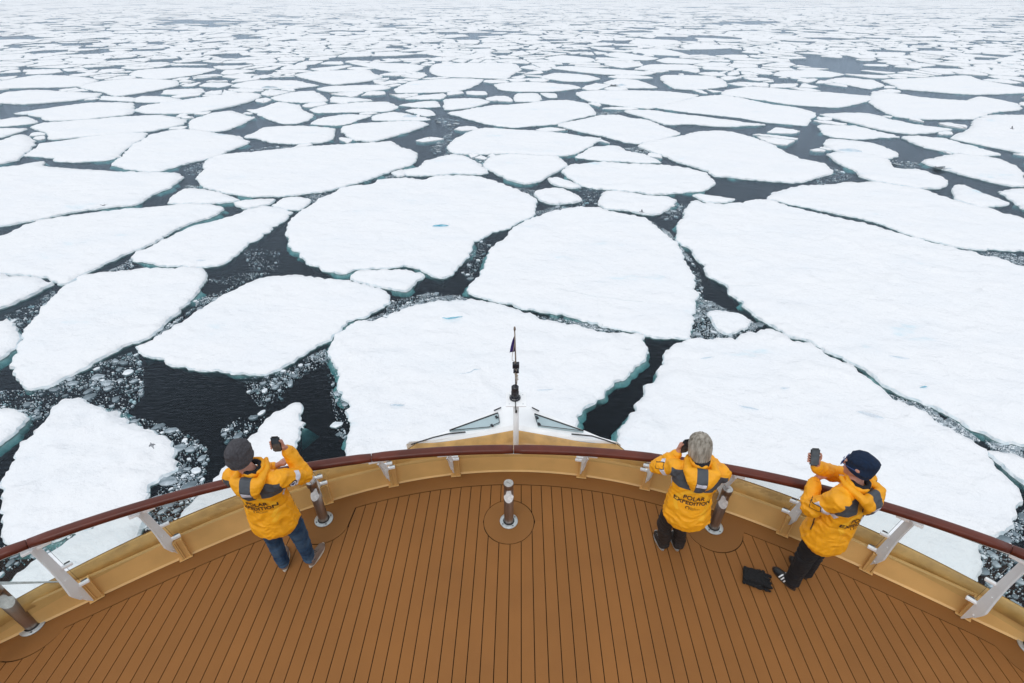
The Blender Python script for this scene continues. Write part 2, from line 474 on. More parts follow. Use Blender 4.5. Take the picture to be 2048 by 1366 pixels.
# ------------------------------------------------------------ pack ice
# outlines as read off the photograph, cast down onto the sea; label ; outline
FLOES = """
wide snowy floe straight ahead of the bow, bright blue notch at its far edge;ridged;1345,1000 1200,940 1155,870 1152,850 1160,825 1182,812 1205,795 1210,780 1247,760 1270,735 1290,722 1295,697 1280,685 1285,671 1230,669 1182,660 1145,651 1100,644 1061,632 1024,617 962,606 937,601 874,604 835,611 790,627 755,641 712,646 695,656 672,672 660,702 665,725 677,737 680,772 687,797 700,807 695,825 701,837 697,875 690,905 715,960 900,985 1100,990
large ridged floe behind the heads of the two right-hand people;ridged;1360,685 1345,695 1327,712 1326,730 1315,736 1316,760 1307,770 1295,775 1292,790 1286,805 1272,812 1271,825 1257,830 1255,850 1237,862 1237,877 1227,887 1215,930 1300,1000 1450,1060 1600,1120 1750,1180 1850,1195 1900,1190 1946,1157 1958,1150 1961,1132 1948,1107 1956,1085 2006,1070 2023,1055 2028,1040 2036,1020 2045,995 2031,977 2006,957 1986,937 1971,916 1966,904 1936,882 1908,870 1871,847 1841,825 1801,807 1773,789 1741,767 1706,740 1676,724 1648,712 1618,692 1581,682 1555,667 1537,662 1510,667 1487,671 1470,680 1430,682 1392,680
biggest floe of all, sweeping across the right side of the ice field;ridged;1384,405 1369,425 1359,447 1350,470 1356,485 1379,500 1391,517 1404,532 1416,550 1444,570 1461,590 1481,612 1511,635 1536,649 1561,665 1582,675 1598,677 1623,690 1650,704 1676,715 1711,733 1748,758 1786,783 1826,799 1856,812 1901,832 1926,850 1971,867 2006,885 2048,892 2200,950 2380,900 2320,650 2200,560 2048,536 2006,522 1976,517 1936,505 1896,495 1848,484 1801,470 1756,457 1711,446 1668,437 1611,422 1578,415 1536,401 1511,401 1486,407 1449,411 1414,408
long tapering floe lying right behind the biggest floe;;1537,398 1543,387 1568,380 1606,372 1636,372 1666,371 1693,366 1756,366 1786,371 1846,380 1886,395 1926,407 1971,417 2011,429 2048,439 2130,460 2200,490 2120,510 2048,503 1996,500 1961,500 1911,495 1861,483 1811,468 1761,450 1726,439 1676,429 1621,417 1578,409
rounded floe crossed by a thin crack, beyond the flagstaff;;1199,417 1164,416 1131,418 1106,424 1066,438 1039,450 1026,459 1007,481 982,497 974,520 969,535 959,552 947,565 936,582 947,591 982,602 1020,611 1049,620 1086,625 1144,637 1162,642 1207,655 1250,662 1300,672 1332,678 1370,681 1381,678 1384,650 1391,615 1394,595 1389,570 1379,540 1364,512 1354,490 1334,472 1314,455 1289,437 1249,430 1214,423
big round floe with a small blue slot in its middle right;;912,352 957,354 999,367 1024,376 1049,387 1075,400 1071,410 1071,425 1061,435 1039,445 1020,457 987,464 967,475 947,492 937,515 917,537 899,552 882,557 857,550 837,541 812,535 787,535 762,539 717,540 697,548 667,549 637,537 612,525 597,510 582,500 579,480 572,460 581,442 599,425 627,407 637,400 667,387 687,377 717,371 747,370 757,361 812,357 847,361 872,354
broad smooth floe above the big round floe, blunt at its right end;;782,284 802,295 834,307 829,325 812,335 782,344 757,354 727,364 687,374 642,385 597,391 557,395 512,395 475,392 445,386 410,376 397,367 397,352 405,345 410,327 417,320 447,310 512,305 587,297 652,292 732,287
leaf-shaped floe just left of the big round floe;;265,512 277,505 300,500 325,482 362,465 400,450 430,443 462,434 490,424 512,418 544,414 582,424 579,432 564,447 544,460 519,477 500,487 482,505 462,522 437,532 400,536 362,536 325,531 300,526 265,524
long floe reaching in from the left edge to a sharp tip;;450,417 410,411 362,411 312,416 225,423 155,431 95,441 60,450 32,462 0,475 -160,500 -250,535 -120,543 0,547 50,553 85,557 107,565 127,571 147,562 162,550 190,541 220,525 250,512 287,497 325,478 350,463 380,450 415,438 437,427
large smooth floe cut by the left edge with a small step on its far side;;365,356 350,347 312,347 250,345 170,341 90,334 87,325 50,330 0,337 -150,345 -260,400 -150,440 0,454 62,443 105,435 162,424 225,415 265,413 287,404 312,389 345,374 362,361
narrow white point entering at the left edge beside scattered brash;;-60,556 0,551 50,556 85,562 109,568 95,577 70,590 37,605 0,619 -80,650 -200,620 -150,570
tall oval floe at left, its rounded end by open water;;372,538 400,540 412,547 410,560 397,580 385,597 360,622 335,647 310,671 280,686 240,700 200,720 160,745 120,762 95,775 55,776 37,762 27,747 29,712 40,685 55,660 77,635 100,605 112,597 132,575 150,562 165,552 212,547 265,543 325,540
broad floe left of centre, its near edge along a dark pool;;270,697 290,689 315,676 350,654 390,629 430,604 475,579 512,562 542,555 577,552 622,555 672,561 712,565 737,574 774,584 776,600 769,615 729,635 710,640 690,656 660,681 625,700 590,722 560,740 520,750 475,749 432,744 400,740 350,732 322,722 295,715 275,706
sunlit white floe under the railing at the left, melted along its near side;ridged;135,802 162,801 180,811 200,817 240,836 270,852 300,865 325,877 340,897 360,922 350,942 322,957 300,972 290,990 302,1012 287,1040 272,1075 262,1100 230,1130 150,1160 50,1230 0,1260 -30,1190 27,1165 37,1150 82,1120 120,1100 160,1075 192,1054 120,1078 60,1088 10,1090 5,1022 10,995 20,945 27,922 42,900 60,877 80,852 100,835 112,815
small floe behind the raised phone of the man in the grey beanie;ridged;592,812 575,817 555,827 540,838 527,850 510,867 495,885 470,920 440,950 410,985 395,1010 372,1030 365,1045 400,1080 500,1050 600,960 587,920 595,895 600,880 599,859 611,856 612,845 601,842 602,815
pointed sliver of ice past the right railing, beyond a narrow lead;;1971,906 1991,906 2048,921 2150,960 2150,990 2060,975 2048,970 2023,950 1998,927 1976,912
rough ice lump cut by the left edge between two dark channels;ridged;0,645 17,642 30,657 40,677 32,695 15,710 0,722 -80,760 -120,700 -60,640
grey-topped floe with a raised white rim at the left edge;rim;0,820 25,822 60,836 50,847 25,870 0,890 -60,930 -120,870 -60,820
small diamond floe tucked under the big round floe;;701,561 709,548 724,543 799,542 827,547 849,553 834,565 814,584 782,580 737,571
little rounded floe in the dark triangle left of the biggest floe;ridged;1415,629 1430,623 1475,629 1500,645 1490,660 1460,670 1440,665 1425,645
triangular floe between the long left floe and the broad smooth one;;370,379 410,381 445,390 480,401 462,406 425,408 362,408 336,408 347,393
thin shard at the tip of the leaf-shaped floe;;469,407 512,401 550,401 539,410 512,415 494,419 475,414
pale blue-grey slab between the broad smooth floe and the big round floe;;546,412 567,399 594,395 622,401 614,411 599,421 584,421 556,416
half-moon floe touching the top of the big round floe;;809,341 837,337 854,322 902,311 932,315 962,332 977,346 957,350 912,349 847,353 814,351
small white slab wedged beside the half-moon floe;;784,347 805,341 812,350 797,355
five-sided floe framed by dark leads above the cracked rounded floe;;966,332 981,315 1024,310 1112,314 1135,330 1119,342 1086,360 1049,370 1024,364 994,350
long straight-edged floe above the five-sided floe;;893,295 909,280 939,265 967,257 1024,260 1106,265 1164,274 1202,277 1184,292 1149,309 1124,313 1024,309 914,309
broad floe with blue edges above the notched small floe right of centre;ridged;1124,345 1143,330 1199,326 1270,329 1330,331 1370,337 1414,348 1430,367 1422,377 1394,384 1344,388 1299,389 1269,384 1214,380 1194,378 1164,373 1141,359
rounded floe at the far left corner of the broad floe with blue edges;;1150,315 1185,296 1231,293 1254,302 1289,310 1314,320 1322,327 1270,326 1199,322
notched small floe with a turquoise underwater foot;;1210,384 1269,388 1299,393 1331,396 1352,403 1342,415 1319,429 1289,431 1249,421 1214,419 1197,411
round patch of refrozen mush ice with crumbled top;mush;1068,387 1094,379 1124,379 1148,390 1164,400 1149,407 1111,410 1083,404
thin white leaf of ice beside the mush ice patch;;1096,359 1114,357 1141,365 1161,375 1144,378 1108,371
slim white strip of ice along the top of the biggest floe;;1386,392 1400,390 1439,395 1469,400 1454,406 1411,405
large smooth floe right of centre with a flat dark lead below it;;1278,295 1286,287 1346,276 1389,266 1434,263 1474,268 1536,286 1571,307 1611,322 1651,330 1664,347 1636,357 1611,365 1573,366 1536,364 1486,359 1429,353 1414,344 1366,329 1329,314 1303,304
lens-shaped floe nosing against the large smooth floe right of centre;;1116,250 1174,238 1199,232 1236,231 1264,238 1294,241 1324,253 1358,267 1347,273 1306,284 1276,288 1249,285 1211,275 1151,262 1131,257
flat-topped floe beyond the long straight-edged floe;;894,227 922,222 987,211 1024,210 1099,202 1136,201 1174,208 1187,220 1192,230 1149,239 1111,249 1049,254 1024,256 979,250 939,240 924,235
small rounded floe at the corner of the flat-topped floe;;889,200 957,198 980,205 962,211 922,219 889,220
boat-shaped floe beside a broad grey lead;;683,265 686,255 724,248 774,245 837,244 857,250 824,262 762,281 742,284 709,281
blunt rectangular floe with rounded near corners above the broad smooth floe;;489,275 514,264 531,256 587,253 637,255 670,259 665,279 645,286 587,289 537,285 512,277
low rounded floe between the blunt rectangle and the boat shape;;622,249 639,238 687,230 744,231 722,239 697,248 672,252
flat floe with a sloping right tip above the boat-shaped floe;;744,238 750,231 787,225 837,233 861,240 837,242 749,242
egg-shaped floe with open water on its left;;492,221 514,219 557,205 599,211 605,222 627,230 617,241 594,248 567,248 537,239 512,227
long low floe right of the egg-shaped floe;;620,220 652,211 732,205 774,205 797,214 777,223 724,225 637,226
large oval floe at left pinched between two longer ones;;283,284 300,271 360,259 410,263 435,268 475,273 498,285 475,296 445,309 415,319 362,331 315,346 287,344 250,339 227,331 232,322 250,310 266,291
broad floe with a white bump of melted ice on its near edge;;51,312 75,296 79,289 150,279 225,267 292,267 288,277 268,289 249,304 225,319 195,324 112,324 104,317
rounded floe end entering at the left edge with a scalloped tip;;0,283 32,272 55,272 70,287 65,297 47,313 37,321 0,329 -60,330 -100,300 -50,280
long floe with a blunt left nose beyond the broad bumped floe;;62,256 90,247 200,239 250,234 325,232 372,241 365,250 325,259 300,264 175,274 102,280 92,267
floe with a curved near edge left of the egg-shaped floe;;378,250 382,241 425,227 462,223 482,229 508,236 493,245 462,259 430,264 380,259
smooth floe on the left with a straight dark crack below it;;27,228 87,219 175,207 225,206 265,207 268,220 264,229 175,239 100,243 80,236 52,230
long diagonal floe rising to the right on the left side;;272,221 287,213 350,203 425,193 492,186 523,190 513,199 475,211 425,221 387,228 325,229 277,226
small floe cut by the left edge under the smooth cracked one;;0,241 50,234 78,245 60,249 0,254 -40,248
small floe at the left edge over the scalloped tip;;0,258 55,259 25,269 0,276 -50,270
rounded triangle floe under a cluster of small slabs on the left;;541,197 582,186 627,183 655,199 647,205 607,206 564,204
flat floe with a sharply undercut right edge, upper middle;;791,179 824,163 912,157 967,160 947,174 912,184 837,186 794,186
brightest long floe at the top middle, rounded at its left end;;860,145 864,131 887,127 1024,127 1042,140 1022,151 1010,158 887,154
spread-out floe with a pointed left end, upper middle;;589,151 637,143 737,141 747,148 767,155 737,163 672,170 642,166
long thin floe above the one with a pointed left end;;699,126 812,128 850,133 832,144 782,144 737,135
lens floe at upper left ringed by thin dark leads;;157,175 205,163 275,158 353,162 355,172 300,184 232,193 207,186
slender floe below the spread-out floe with a pointed end;;634,179 667,173 762,171 782,177 737,184 662,185
small flat floe under the slender floe in the upper middle;;662,205 664,195 712,197 745,202 687,206
small pale floe with a flat top beside the sharply undercut floe;;811,199 837,192 887,188 892,192 882,199
angular small floe to the left of the corner-rounded floe;;799,211 837,205 872,203 880,214 837,216
blue-tinged crumbly floe beside the boat-shaped floe;mush;811,222 837,218 862,222 870,231 849,233
low floe with a rounded right end near the top centre;;989,170 1024,165 1074,165 1144,171 1162,177 1099,184 1024,183 1002,180
little square floe below the low round-ended floe;;1028,195 1035,188 1074,188 1084,199 1074,204 1031,204
small rounded slab right of the little square floe;;1081,187 1111,188 1114,196 1096,196
broad floe with a long dark lead under its left half;;1151,186 1199,181 1324,183 1396,191 1374,199 1324,213 1294,218 1224,211 1179,204 1161,196
wide wedge floe behind the two that share a crack, right of centre;;1311,216 1349,206 1399,194 1449,191 1536,208 1591,216 1631,227 1622,240 1611,252 1536,246 1474,236 1374,225
long thin strip floe below the wide wedge floe;;1248,224 1261,221 1299,221 1349,228 1424,237 1499,247 1530,251 1449,254 1374,249 1331,250 1299,239
bulging floe ending in a curved dark gap on the right;;1443,189 1451,181 1499,174 1536,176 1586,181 1661,186 1739,193 1744,200 1726,206 1676,216 1636,214 1573,209 1536,203
large floe right of the curved dark gap;;1745,184 1786,187 1856,197 1931,202 1961,194 2034,208 2041,220 1986,226 1946,239 1836,239 1786,233 1753,216 1740,206
broad pointed floe near the right edge below a pale lead;;1763,161 1836,157 1931,152 1961,161 2048,176 2120,182 2048,187 1948,190 1861,184 1798,179 1786,171
kite-shaped floe between the bulging one and the broad pointed one;;1650,162 1686,156 1743,161 1769,172 1741,179 1711,174
small trapezoid floe just above the kite-shaped floe;;1545,151 1561,143 1636,141 1689,149 1661,155 1586,155
white floe leaving the frame at the right with a gull over it;ridged;1900,277 1938,258 1948,240 1975,232 2048,231 2150,242 2180,290 2120,315 2048,308 2011,301 1961,291
tilted floe with a long turquoise flank;bluerim;1638,230 1661,228 1736,228 1786,241 1848,253 1904,260 1873,266 1823,269 1761,261 1711,249 1661,236
rounded floe under the tilted turquoise one;ridged;1635,256 1645,251 1711,253 1786,271 1799,276 1761,276 1716,280 1661,274 1643,265
floe with a slanting blue lower face, right of the large smooth floe;bluerim;1648,290 1655,279 1711,283 1748,288 1794,307 1784,318 1736,316 1673,304
long jagged floe running down towards the right edge;ridged;1803,277 1823,273 1886,278 1936,291 2001,311 1961,313 1911,308 1848,296
blunt floe with a dirty grey dent, right-hand side;;1842,325 1861,318 1911,309 1961,313 1998,320 2031,333 2044,350 2053,371 2023,374 1973,363 1923,351 1873,336
bean-shaped floe with a shadowed slot at its left;;1653,310 1673,307 1736,309 1776,320 1791,338 1836,341 1886,356 1896,370 1873,379 1836,379 1786,369 1748,364 1716,354 1711,346 1671,324
small wedge floe with a bluish top edge near the right;;1910,372 1928,372 1961,386 2016,407 1998,414 1961,415 1908,399
floe corner entering at the right edge over the long tapering floe;;2000,385 2048,378 2120,385 2125,425 2048,421 2023,404
ridged pressure-ice floe with pale blue lumps, right of centre;mush;1321,160 1328,151 1424,153 1449,163 1452,174 1399,180 1349,178
small crumbly floe drifting in the grey pool right of centre;mush;1207,167 1236,158 1274,161 1314,176 1274,177 1249,176
oval floe left of the crumbly floe in the grey pool;;1079,155 1111,147 1174,151 1199,159 1174,164 1124,163
very long thin floe spanning the top of the grey pool;;1102,137 1136,133 1249,141 1313,146 1286,151 1199,149
low rounded floe next to the end of the very long thin floe;;1269,140 1299,130 1374,130 1403,136 1361,141
egg-like small floe, upper centre right;;1089,117 1124,111 1179,116 1191,122 1167,126 1124,126
pointed floe touching the egg-like small floe from the right;;1208,110 1236,105 1316,117 1294,121 1249,119
flat floe above the pointed floe, upper centre right;;1252,100 1324,98 1378,110 1349,112 1294,109
broad floe left of the pale grey lead at upper right;;1312,122 1336,116 1421,123 1386,128 1336,127
shallow crescent floe at the edge of the pale grey lead;;1361,92 1399,87 1478,95 1424,99 1374,99
rounded floe at the far rim, above the shallow crescent;;1258,87 1274,78 1349,81 1362,87 1324,91 1284,90
thin floe at far left under open grey streaks;;17,185 75,181 162,186 203,188 192,196 125,204 50,209 0,207 -30,200 0,190
tiny slab between the lens floe and the long diagonal floe;;202,200 207,193 265,196 273,204
small floe just right of that slab beside a scalloped gap;;272,205 269,197 287,193 325,194 364,200 330,206
thin lens floe right of the ringed lens floe at upper left;;324,189 332,181 400,178 410,185 372,190
rough blue-white floe at upper left of centre;mush;462,174 475,168 512,162 587,162 636,172 587,178 512,179
flat floe leaving the frame at the upper left;;0,163 75,151 150,153 198,161 157,174 75,176 0,178 -60,172
smooth flat floe above the long diagonal floe;;259,152 275,141 350,136 433,138 400,149 350,156 312,159
"""


def clean_outline(pts):
    if sum(a[0] * b[1] - a[1] * b[0] for a, b in zip(pts, pts[1:] + pts[:1])) < 0:
        pts = pts[::-1]
    return pts


def fbm2(x, y, s, seed, oct_=3):
    v = 0; a = 1; f = 1 / s
    for _ in range(oct_):
        v += a * mnoise.noise((x * f + seed * 3.7, y * f - seed * 1.9, seed * 0.77))
        a *= 0.5; f *= 2.03
    return v


def ragged(pts, step, amp, seed):
    """Resample an outline and give it a broken edge."""
    P = [Vector((p[0], p[1])) for p in pts]
    n = len(P)
    out = []
    for i in range(n):
        p0, p1, p2, p3 = P[i - 1], P[i], P[(i + 1) % n], P[(i + 2) % n]
        L = (p2 - p1).length
        k = max(1, int(L / step))
        for j in range(k):
            t = j / k
            # between a straight run and a rounded one
            cr = 0.5 * ((2 * p1) + (p2 - p0) * t + (2 * p0 - 5 * p1 + 4 * p2 - p3) * t * t + (3 * p1 - p0 - 3 * p2 + p3) * t ** 3)
            q = p1.lerp(p2, t) * 0.55 + cr * 0.45
            d = (p2 - p1).normalized()
            nn = Vector((d.y, -d.x))
            w = fbm2(q.x, q.y, amp * 9, seed, 4) * amp + fbm2(q.x, q.y, amp * 2.4, seed + 5, 2) * amp * 0.75
            w -= max(0.0, mnoise.noise((q.x / (amp * 3.5), q.y / (amp * 3.5), seed)) - 0.22) * amp * 2.2
            out.append((q.x + nn.x * w, q.y + nn.y * w))
    return out


def inside_np(pts, poly):
    poly = np.asarray(poly)
    x, y = pts[:, 0], pts[:, 1]
    r = np.zeros(len(pts), bool)
    j = len(poly) - 1
    for i in range(len(poly)):
        xi, yi = poly[i]; xj, yj = poly[j]
        c = ((yi > y) != (yj > y)) & (x < (xj - xi) * (y - yi) / ((yj - yi) or 1e-9) + xi)
        r ^= c
        j = i
    return r


def dist_to(pts, ring):
    """distance of points to the ring's segments (rough: to its vertices)"""
    out = np.empty(len(pts))
    ring = np.asarray(ring)
    for s in range(0, len(pts), 2000):
        q = pts[s:s + 2000]
        out[s:s + 2000] = np.sqrt(((q[:, None, :] - ring[None]) ** 2).sum(-1)).min(1)
    return out


def offset_ring(ring, d, seed=0, var=0.0):
    R = np.asarray(ring)
    nx = np.roll(R, -1, 0); pv = np.roll(R, 1, 0)
    t = nx - pv
    t /= np.maximum(np.linalg.norm(t, axis=1, keepdims=True), 1e-6)
    nn = np.stack([t[:, 1], -t[:, 0]], 1)
    if var:
        w = np.array([d * (1 + var * fbm2(p[0], p[1], 2.5, seed, 3)) for p in R])[:, None]
    else:
        w = d
    return R + nn * w


BLOCK = []      # outline samples of the traced floes, for the floes filled in further out
REFS = []


def make_floe(label, style, pix, seed):
    raw = clean_outline([tuple(at(u, v, 0.0)[:2]) for u, v in pix])
    raw_np = np.array(raw)
    dist = float(np.median(np.hypot(np.hypot(raw_np[:, 0], raw_np[:, 1]), HC)))
    near = float(np.hypot(np.hypot(raw_np[:, 0], raw_np[:, 1]), HC).min())
    size = math.sqrt(abs(np.dot(raw_np[:, 0], np.roll(raw_np[:, 1], 1)) - np.dot(raw_np[:, 1], np.roll(raw_np[:, 0], 1))) / 2)
    step = max(0.10, min(near * 0.0045, 0.6))
    amp = min(0.16 + near * 0.0012, size * 0.035)
    ring = ragged(raw, step, amp, seed)
    R = np.array(ring)
    n = len(R)
    fb = 0.15 + 0.08 * random.random()
    sp = max(0.20, min(dist * 0.0085, 1.2))
    lo, hi = R.min(0), R.max(0)
    while (hi[0] - lo[0]) * (hi[1] - lo[1]) / sp ** 2 > 26000:
        sp *= 1.15
    gx, gy = np.meshgrid(np.arange(lo[0], hi[0], sp), np.arange(lo[1], hi[1], sp * 0.87))
    gx[1::2] += sp / 2
    G = np.stack([gx.ravel(), gy.ravel()], 1)
    G += RNG.uniform(-0.22, 0.22, G.shape) * sp
    G = G[inside_np(G, raw_np)]
    if len(G):
        G = G[dist_to(G, R) > max(0.3, step * 2)]
    inner = offset_ring(R, -0.14)
    coords = [Vector(p) for p in R] + [Vector(p) for p in G]
    edges = [(i, (i + 1) % n) for i in range(n)]
    res = delaunay_2d_cdt(coords, edges, [], 1, 1e-5)
    V2, F2 = res[0], res[2]
    orig = res[3]
    verts = []
    ridg = 1.0 if style in ('ridged', 'mush') else 0.35
    gd = dist_to(np.array([tuple(v) for v in V2]), R)
    for i, v in enumerate(V2):
        x, y = v
        e = min(1.0, gd[i] / 0.35)
        z = fb * (0.72 + 0.28 * min(1.0, gd[i] / 0.22))
        z += 0.035 * fbm2(x, y, 3.2, 2) * (0.4 + 0.6 * e)
        z += 0.05 * ridg * max(0, fbm2(x, y * 1.6, 2.1, 9, 4) - 0.15) * e * 4
        rough_edge = math.exp(-gd[i] / (0.7 + 0.5 * ridg))
        z += rough_edge * (0.05 + 0.05 * ridg) * fbm2(x, y, 0.55, 4, 3)
        if style == 'mush':
            z += 0.25 * max(0, fbm2(x, y, 1.3, 17, 3)) * e
        if style == 'ridged':
            c = 1 - abs(fbm2(x, y, 7.0, 31, 3)) * 7
            if c > 0:
                z += c * 0.20 * e * (0.5 + fbm2(x, y, 0.9, 6, 2))
        if style == 'rim':
            z += 0.12 * math.exp(-((gd[i] - 0.45) / 0.4) ** 2) - 0.06 * e
        verts.append((x, y, max(z, 0.06)))
    faces = [tuple(f) for f in F2]
    # the CDT may add or merge vertices: follow the rim through the face borders
    cnt = {}
    for f in faces:
        for a, b in zip(f, f[1:] + f[:1]):
            k = (a, b)
            cnt[k] = cnt.get(k, 0) + 1
    border = [(a, b) for (a, b) in cnt if (b, a) not in cnt]
    mi = [0] * len(faces)
    idx = {}
    bl = sorted({a for a, b in border} | {b for a, b in border})
    lay = {}
    nrm = {}
    for a, b in border:
        d = Vector((V2[b][0] - V2[a][0], V2[b][1] - V2[a][1]))
        if d.length < 1e-6:
            continue
        nn = Vector((d.y, -d.x)).normalized()
        for k in (a, b):
            nrm[k] = nrm.get(k, Vector((0, 0))) + nn
    foot = min(0.30 + 0.25 * random.random(), size * 0.07)
    for k in bl:
        nn = nrm.get(k, Vector((0, 0)))
        if nn.length > 0:
            nn.normalize()
        x, y = V2[k]
        w = -0.7 + 4.4 * max(0.0, fbm2(x, y, 3.5, seed + 3, 4) - (0.06 if near > 28 else 0.0))
        if seed == 0 and x > 3:
            w = max(w, 0.45 + 0.9 * fbm2(x, y, 2.2, 71, 3))
        w = min(w, 0.85)
        o1 = len(verts)
        s1 = 0.05 + 0.09 * abs(fbm2(x, y, 0.5, 8, 2))
        verts.append((x + nn.x * s1, y + nn.y * s1, 0.02))
        verts.append((x + nn.x * (s1 - 0.01), y + nn.y * (s1 - 0.01), -0.07))
        verts.append((x + nn.x * foot * w * 1.2, y + nn.y * foot * w * 0.8, -0.28 - 0.06 * w))
        verts.append((x + nn.x * (foot * w * 0.5 - 0.5), y + nn.y * (foot * w * 0.5 - 0.5), -1.0))
        lay[k] = o1
    for a, b in border:
        for j in range(4):
            ta, tb = (a, b) if j == 0 else (lay[a] + j - 1, lay[b] + j - 1)
            ua, ub = lay[a] + j, lay[b] + j
            faces.append((ta, ua, ub, tb))
            mi.append(1 if j == 0 else 2)
    me = bpy.data.meshes.new('ice_floe')
    me.from_pydata(verts, [], faces)
    me.polygons.foreach_set('material_index', mi)
    me.update()
    sm = np.array(mi) == 0
    me.polygons.foreach_set('use_smooth', sm)
    c = R.mean(0)
    o = link_mesh('ice_floe', me, [M['snow'], M['ice_edge'] if style not in ('bluerim',) else M['ice_edge'], M['ice_under']])
    # origin at the floe's own centre
    me.transform(Matrix.Translation((-c[0], -c[1], 0)))
    o.location = (c[0], c[1], 0)
    tag(o, label, 'ice floe', 'ice floes of the drifting pack')
    BLOCK.append(R[::max(1, int(1.2 / step))])
    return o, raw_np, fb


FLOE_OBJ = []
for li, line in enumerate(FLOES.strip().split('\n')):
    label, style, pts = line.split(';')
    pix = [tuple(float(q) for q in p.split(',')) for p in pts.split()]
    o, raw, fb = make_floe(label, style, pix, li)
    FLOE_OBJ.append((o, raw, fb, label, pix))

# ------------------------------------------------------------ melt notches, raised blocks and cracks on single floes
def floe_at(u, v):
    p = at(u, v, 0.3)
    q = np.array([[p.x, p.y]])
    for o, raw, fb, lab, px in FLOE_OBJ:
        lo, hi = raw.min(0), raw.max(0)
        if lo[0] < p.x < hi[0] and lo[1] < p.y < hi[1] and inside_np(q, raw)[0]:
            return o, p
    return None, p


TREES = {}


def floe_z(o, x, y):
    if o.name not in TREES:
        me = o.data
        TREES[o.name] = BVHTree.FromPolygons([v.co for v in me.vertices], [p.vertices for p in me.polygons])
    hit = TREES[o.name].ray_cast(Vector((x - o.location.x, y - o.location.y, 5)), Vector((0, 0, -1)))
    return hit[0].z if hit[0] is not None else 0.3


def notch(u, v, w, h, yaw, blue, seed):
    """a low drift broken off along its near side, with the bare ice face showing"""
    o, p = floe_at(u, v)
    if o is None:
        return
    rr = random.Random(seed)
    z0 = floe_z(o, p.x, p.y)
    K = 16
    bm = bmesh.new()
    edge_t, edge_b, back = [], [], []
    ca, sa = math.cos(yaw), math.sin(yaw)
    def W(x, y, z):
        X, Y = p.x + x * ca - y * sa, p.y + x * sa + y * ca
        return (X, Y, floe_z(o, X, Y) + z)
    for k in range(K + 1):
        t = k / K
        x = (t - 0.5) * w
        prof = math.sin(math.pi * t) ** 0.7
        yc = -0.10 * w * prof + 0.03 * w * mnoise.noise((t * 5, seed, 0))
        hh = h * prof * (1 + 0.25 * mnoise.noise((t * 4, seed, 3)))
        edge_b.append(bm.verts.new(W(x, yc + hh * 0.35, -0.01)))
        edge_t.append(bm.verts.new(W(x, yc, hh)))
        back.append([bm.verts.new(W(x * (1 + 0.1 * j), yc + w * (0.08 + 0.16 * j), hh * (0.85 - 0.26 * j) - 0.008 * j)) for j in range(4)])
    for k in range(K):
        f = bm.faces.new((edge_b[k], edge_b[k + 1], edge_t[k + 1], edge_t[k])); f.material_index = 1
        row0, row1 = [edge_t[k]] + back[k], [edge_t[k + 1]] + back[k + 1]
        for j in range(4):
            bm.faces.new((row0[j], row1[j], row1[j + 1], row0[j + 1]))
    me = bpy.data.meshes.new('raised_drift')
    bmesh.ops.recalc_face_normals(bm, faces=bm.faces)
    bm.to_mesh(me); bm.free()
    link_mesh('raised_drift', me, [M['snow'], M['blue_ice'] if blue else M['pale_ice']], o, False)


for k, (u, v, w, h, yaw, blue) in enumerate([
        (905, 634, 1.35, 0.19, 0.12, 1), (881, 449, 1.5, 0.22, 0.05, 1), (794, 806, 0.75, 0.15, 0.0, 0), (1498, 812, 1.0, 0.14, -0.35, 0),
        (1742, 828, 1.2, 0.2, -0.4, 0), (1570, 775, 0.5, 0.1, 0.0, 0), (1800, 712, 1.1, 0.12, -0.3, 0),
        (1848, 772, 0.5, 0.14, 0.2, 1), (1415, 712, 0.9, 0.1, 0.2, 0), (1090, 775, 0.9, 0.09, 0.1, 0), (940, 740, 1.2, 0.08, 0.2, 0),
        (400, 517, 0.8, 0.10, 0.0, 0), (165, 324, 2.2, 0.25, 0.0, 0), (1890, 335, 1.6, 0.2, -0.3, 0),
        (1775, 262, 6.0, 0.45, -0.3, 0), (1700, 300, 3.0, 0.35, -0.3, 0), (820, 232, 2.6, 0.4, 0.0, 0), (540, 175, 4.0, 0.5, 0.0, 0),
        (1390, 178, 4.5, 0.5, 0.0, 0), (1240, 170, 3.0, 0.4, 0.0, 0)]):
    notch(u, v, w, h, yaw, blue, k + 1)


def crack(pts, wd_):
    o, _ = floe_at(*pts[0])
    if o is None:
        return
    bm = bmesh.new()
    L = [at(u, v, 0.3) for u, v in pts]
    P = []
    for a, b in zip(L, L[1:]):
        for k in range(10):
            q = a.lerp(b, k / 10)
            P.append(q + Vector((0.05 * mnoise.noise((q.x * 3, q.y * 3, 1)), 0.05 * mnoise.noise((q.x * 3, q.y * 3, 8)), 0)))
    prev = None
    for i, q in enumerate(P):
        d = (P[min(i + 1, len(P) - 1)] - P[max(i - 1, 0)]).normalized()
        n = Vector((-d.y, d.x, 0)) * wd_ * (0.3 + 0.9 * abs(mnoise.noise((i * 0.4, 2, 3))))
        z = floe_z(o, q.x, q.y) + 0.004
        a_, b_ = bm.verts.new((q.x + n.x, q.y + n.y, z)), bm.verts.new((q.x - n.x, q.y - n.y, z))
        c_ = bm.verts.new((q.x, q.y, z - 0.03))
        if prev:
            bm.faces.new((prev[0], prev[2], c_, a_))
            bm.faces.new((prev[2], prev[1], b_, c_))
        prev = (a_, b_, c_)
    from_bm('crack', bm, M['ice_under'], o)


crack([(1112, 573), (1150, 580), (1175, 586), (1195, 590), (1212, 590), (1250, 597), (1290, 600)], 0.022)
crack([(1195, 592), (1197, 620), (1202, 640), (1206, 652)], 0.016)
crack([(1455, 568), (1490, 569), (1530, 567)], 0.014)

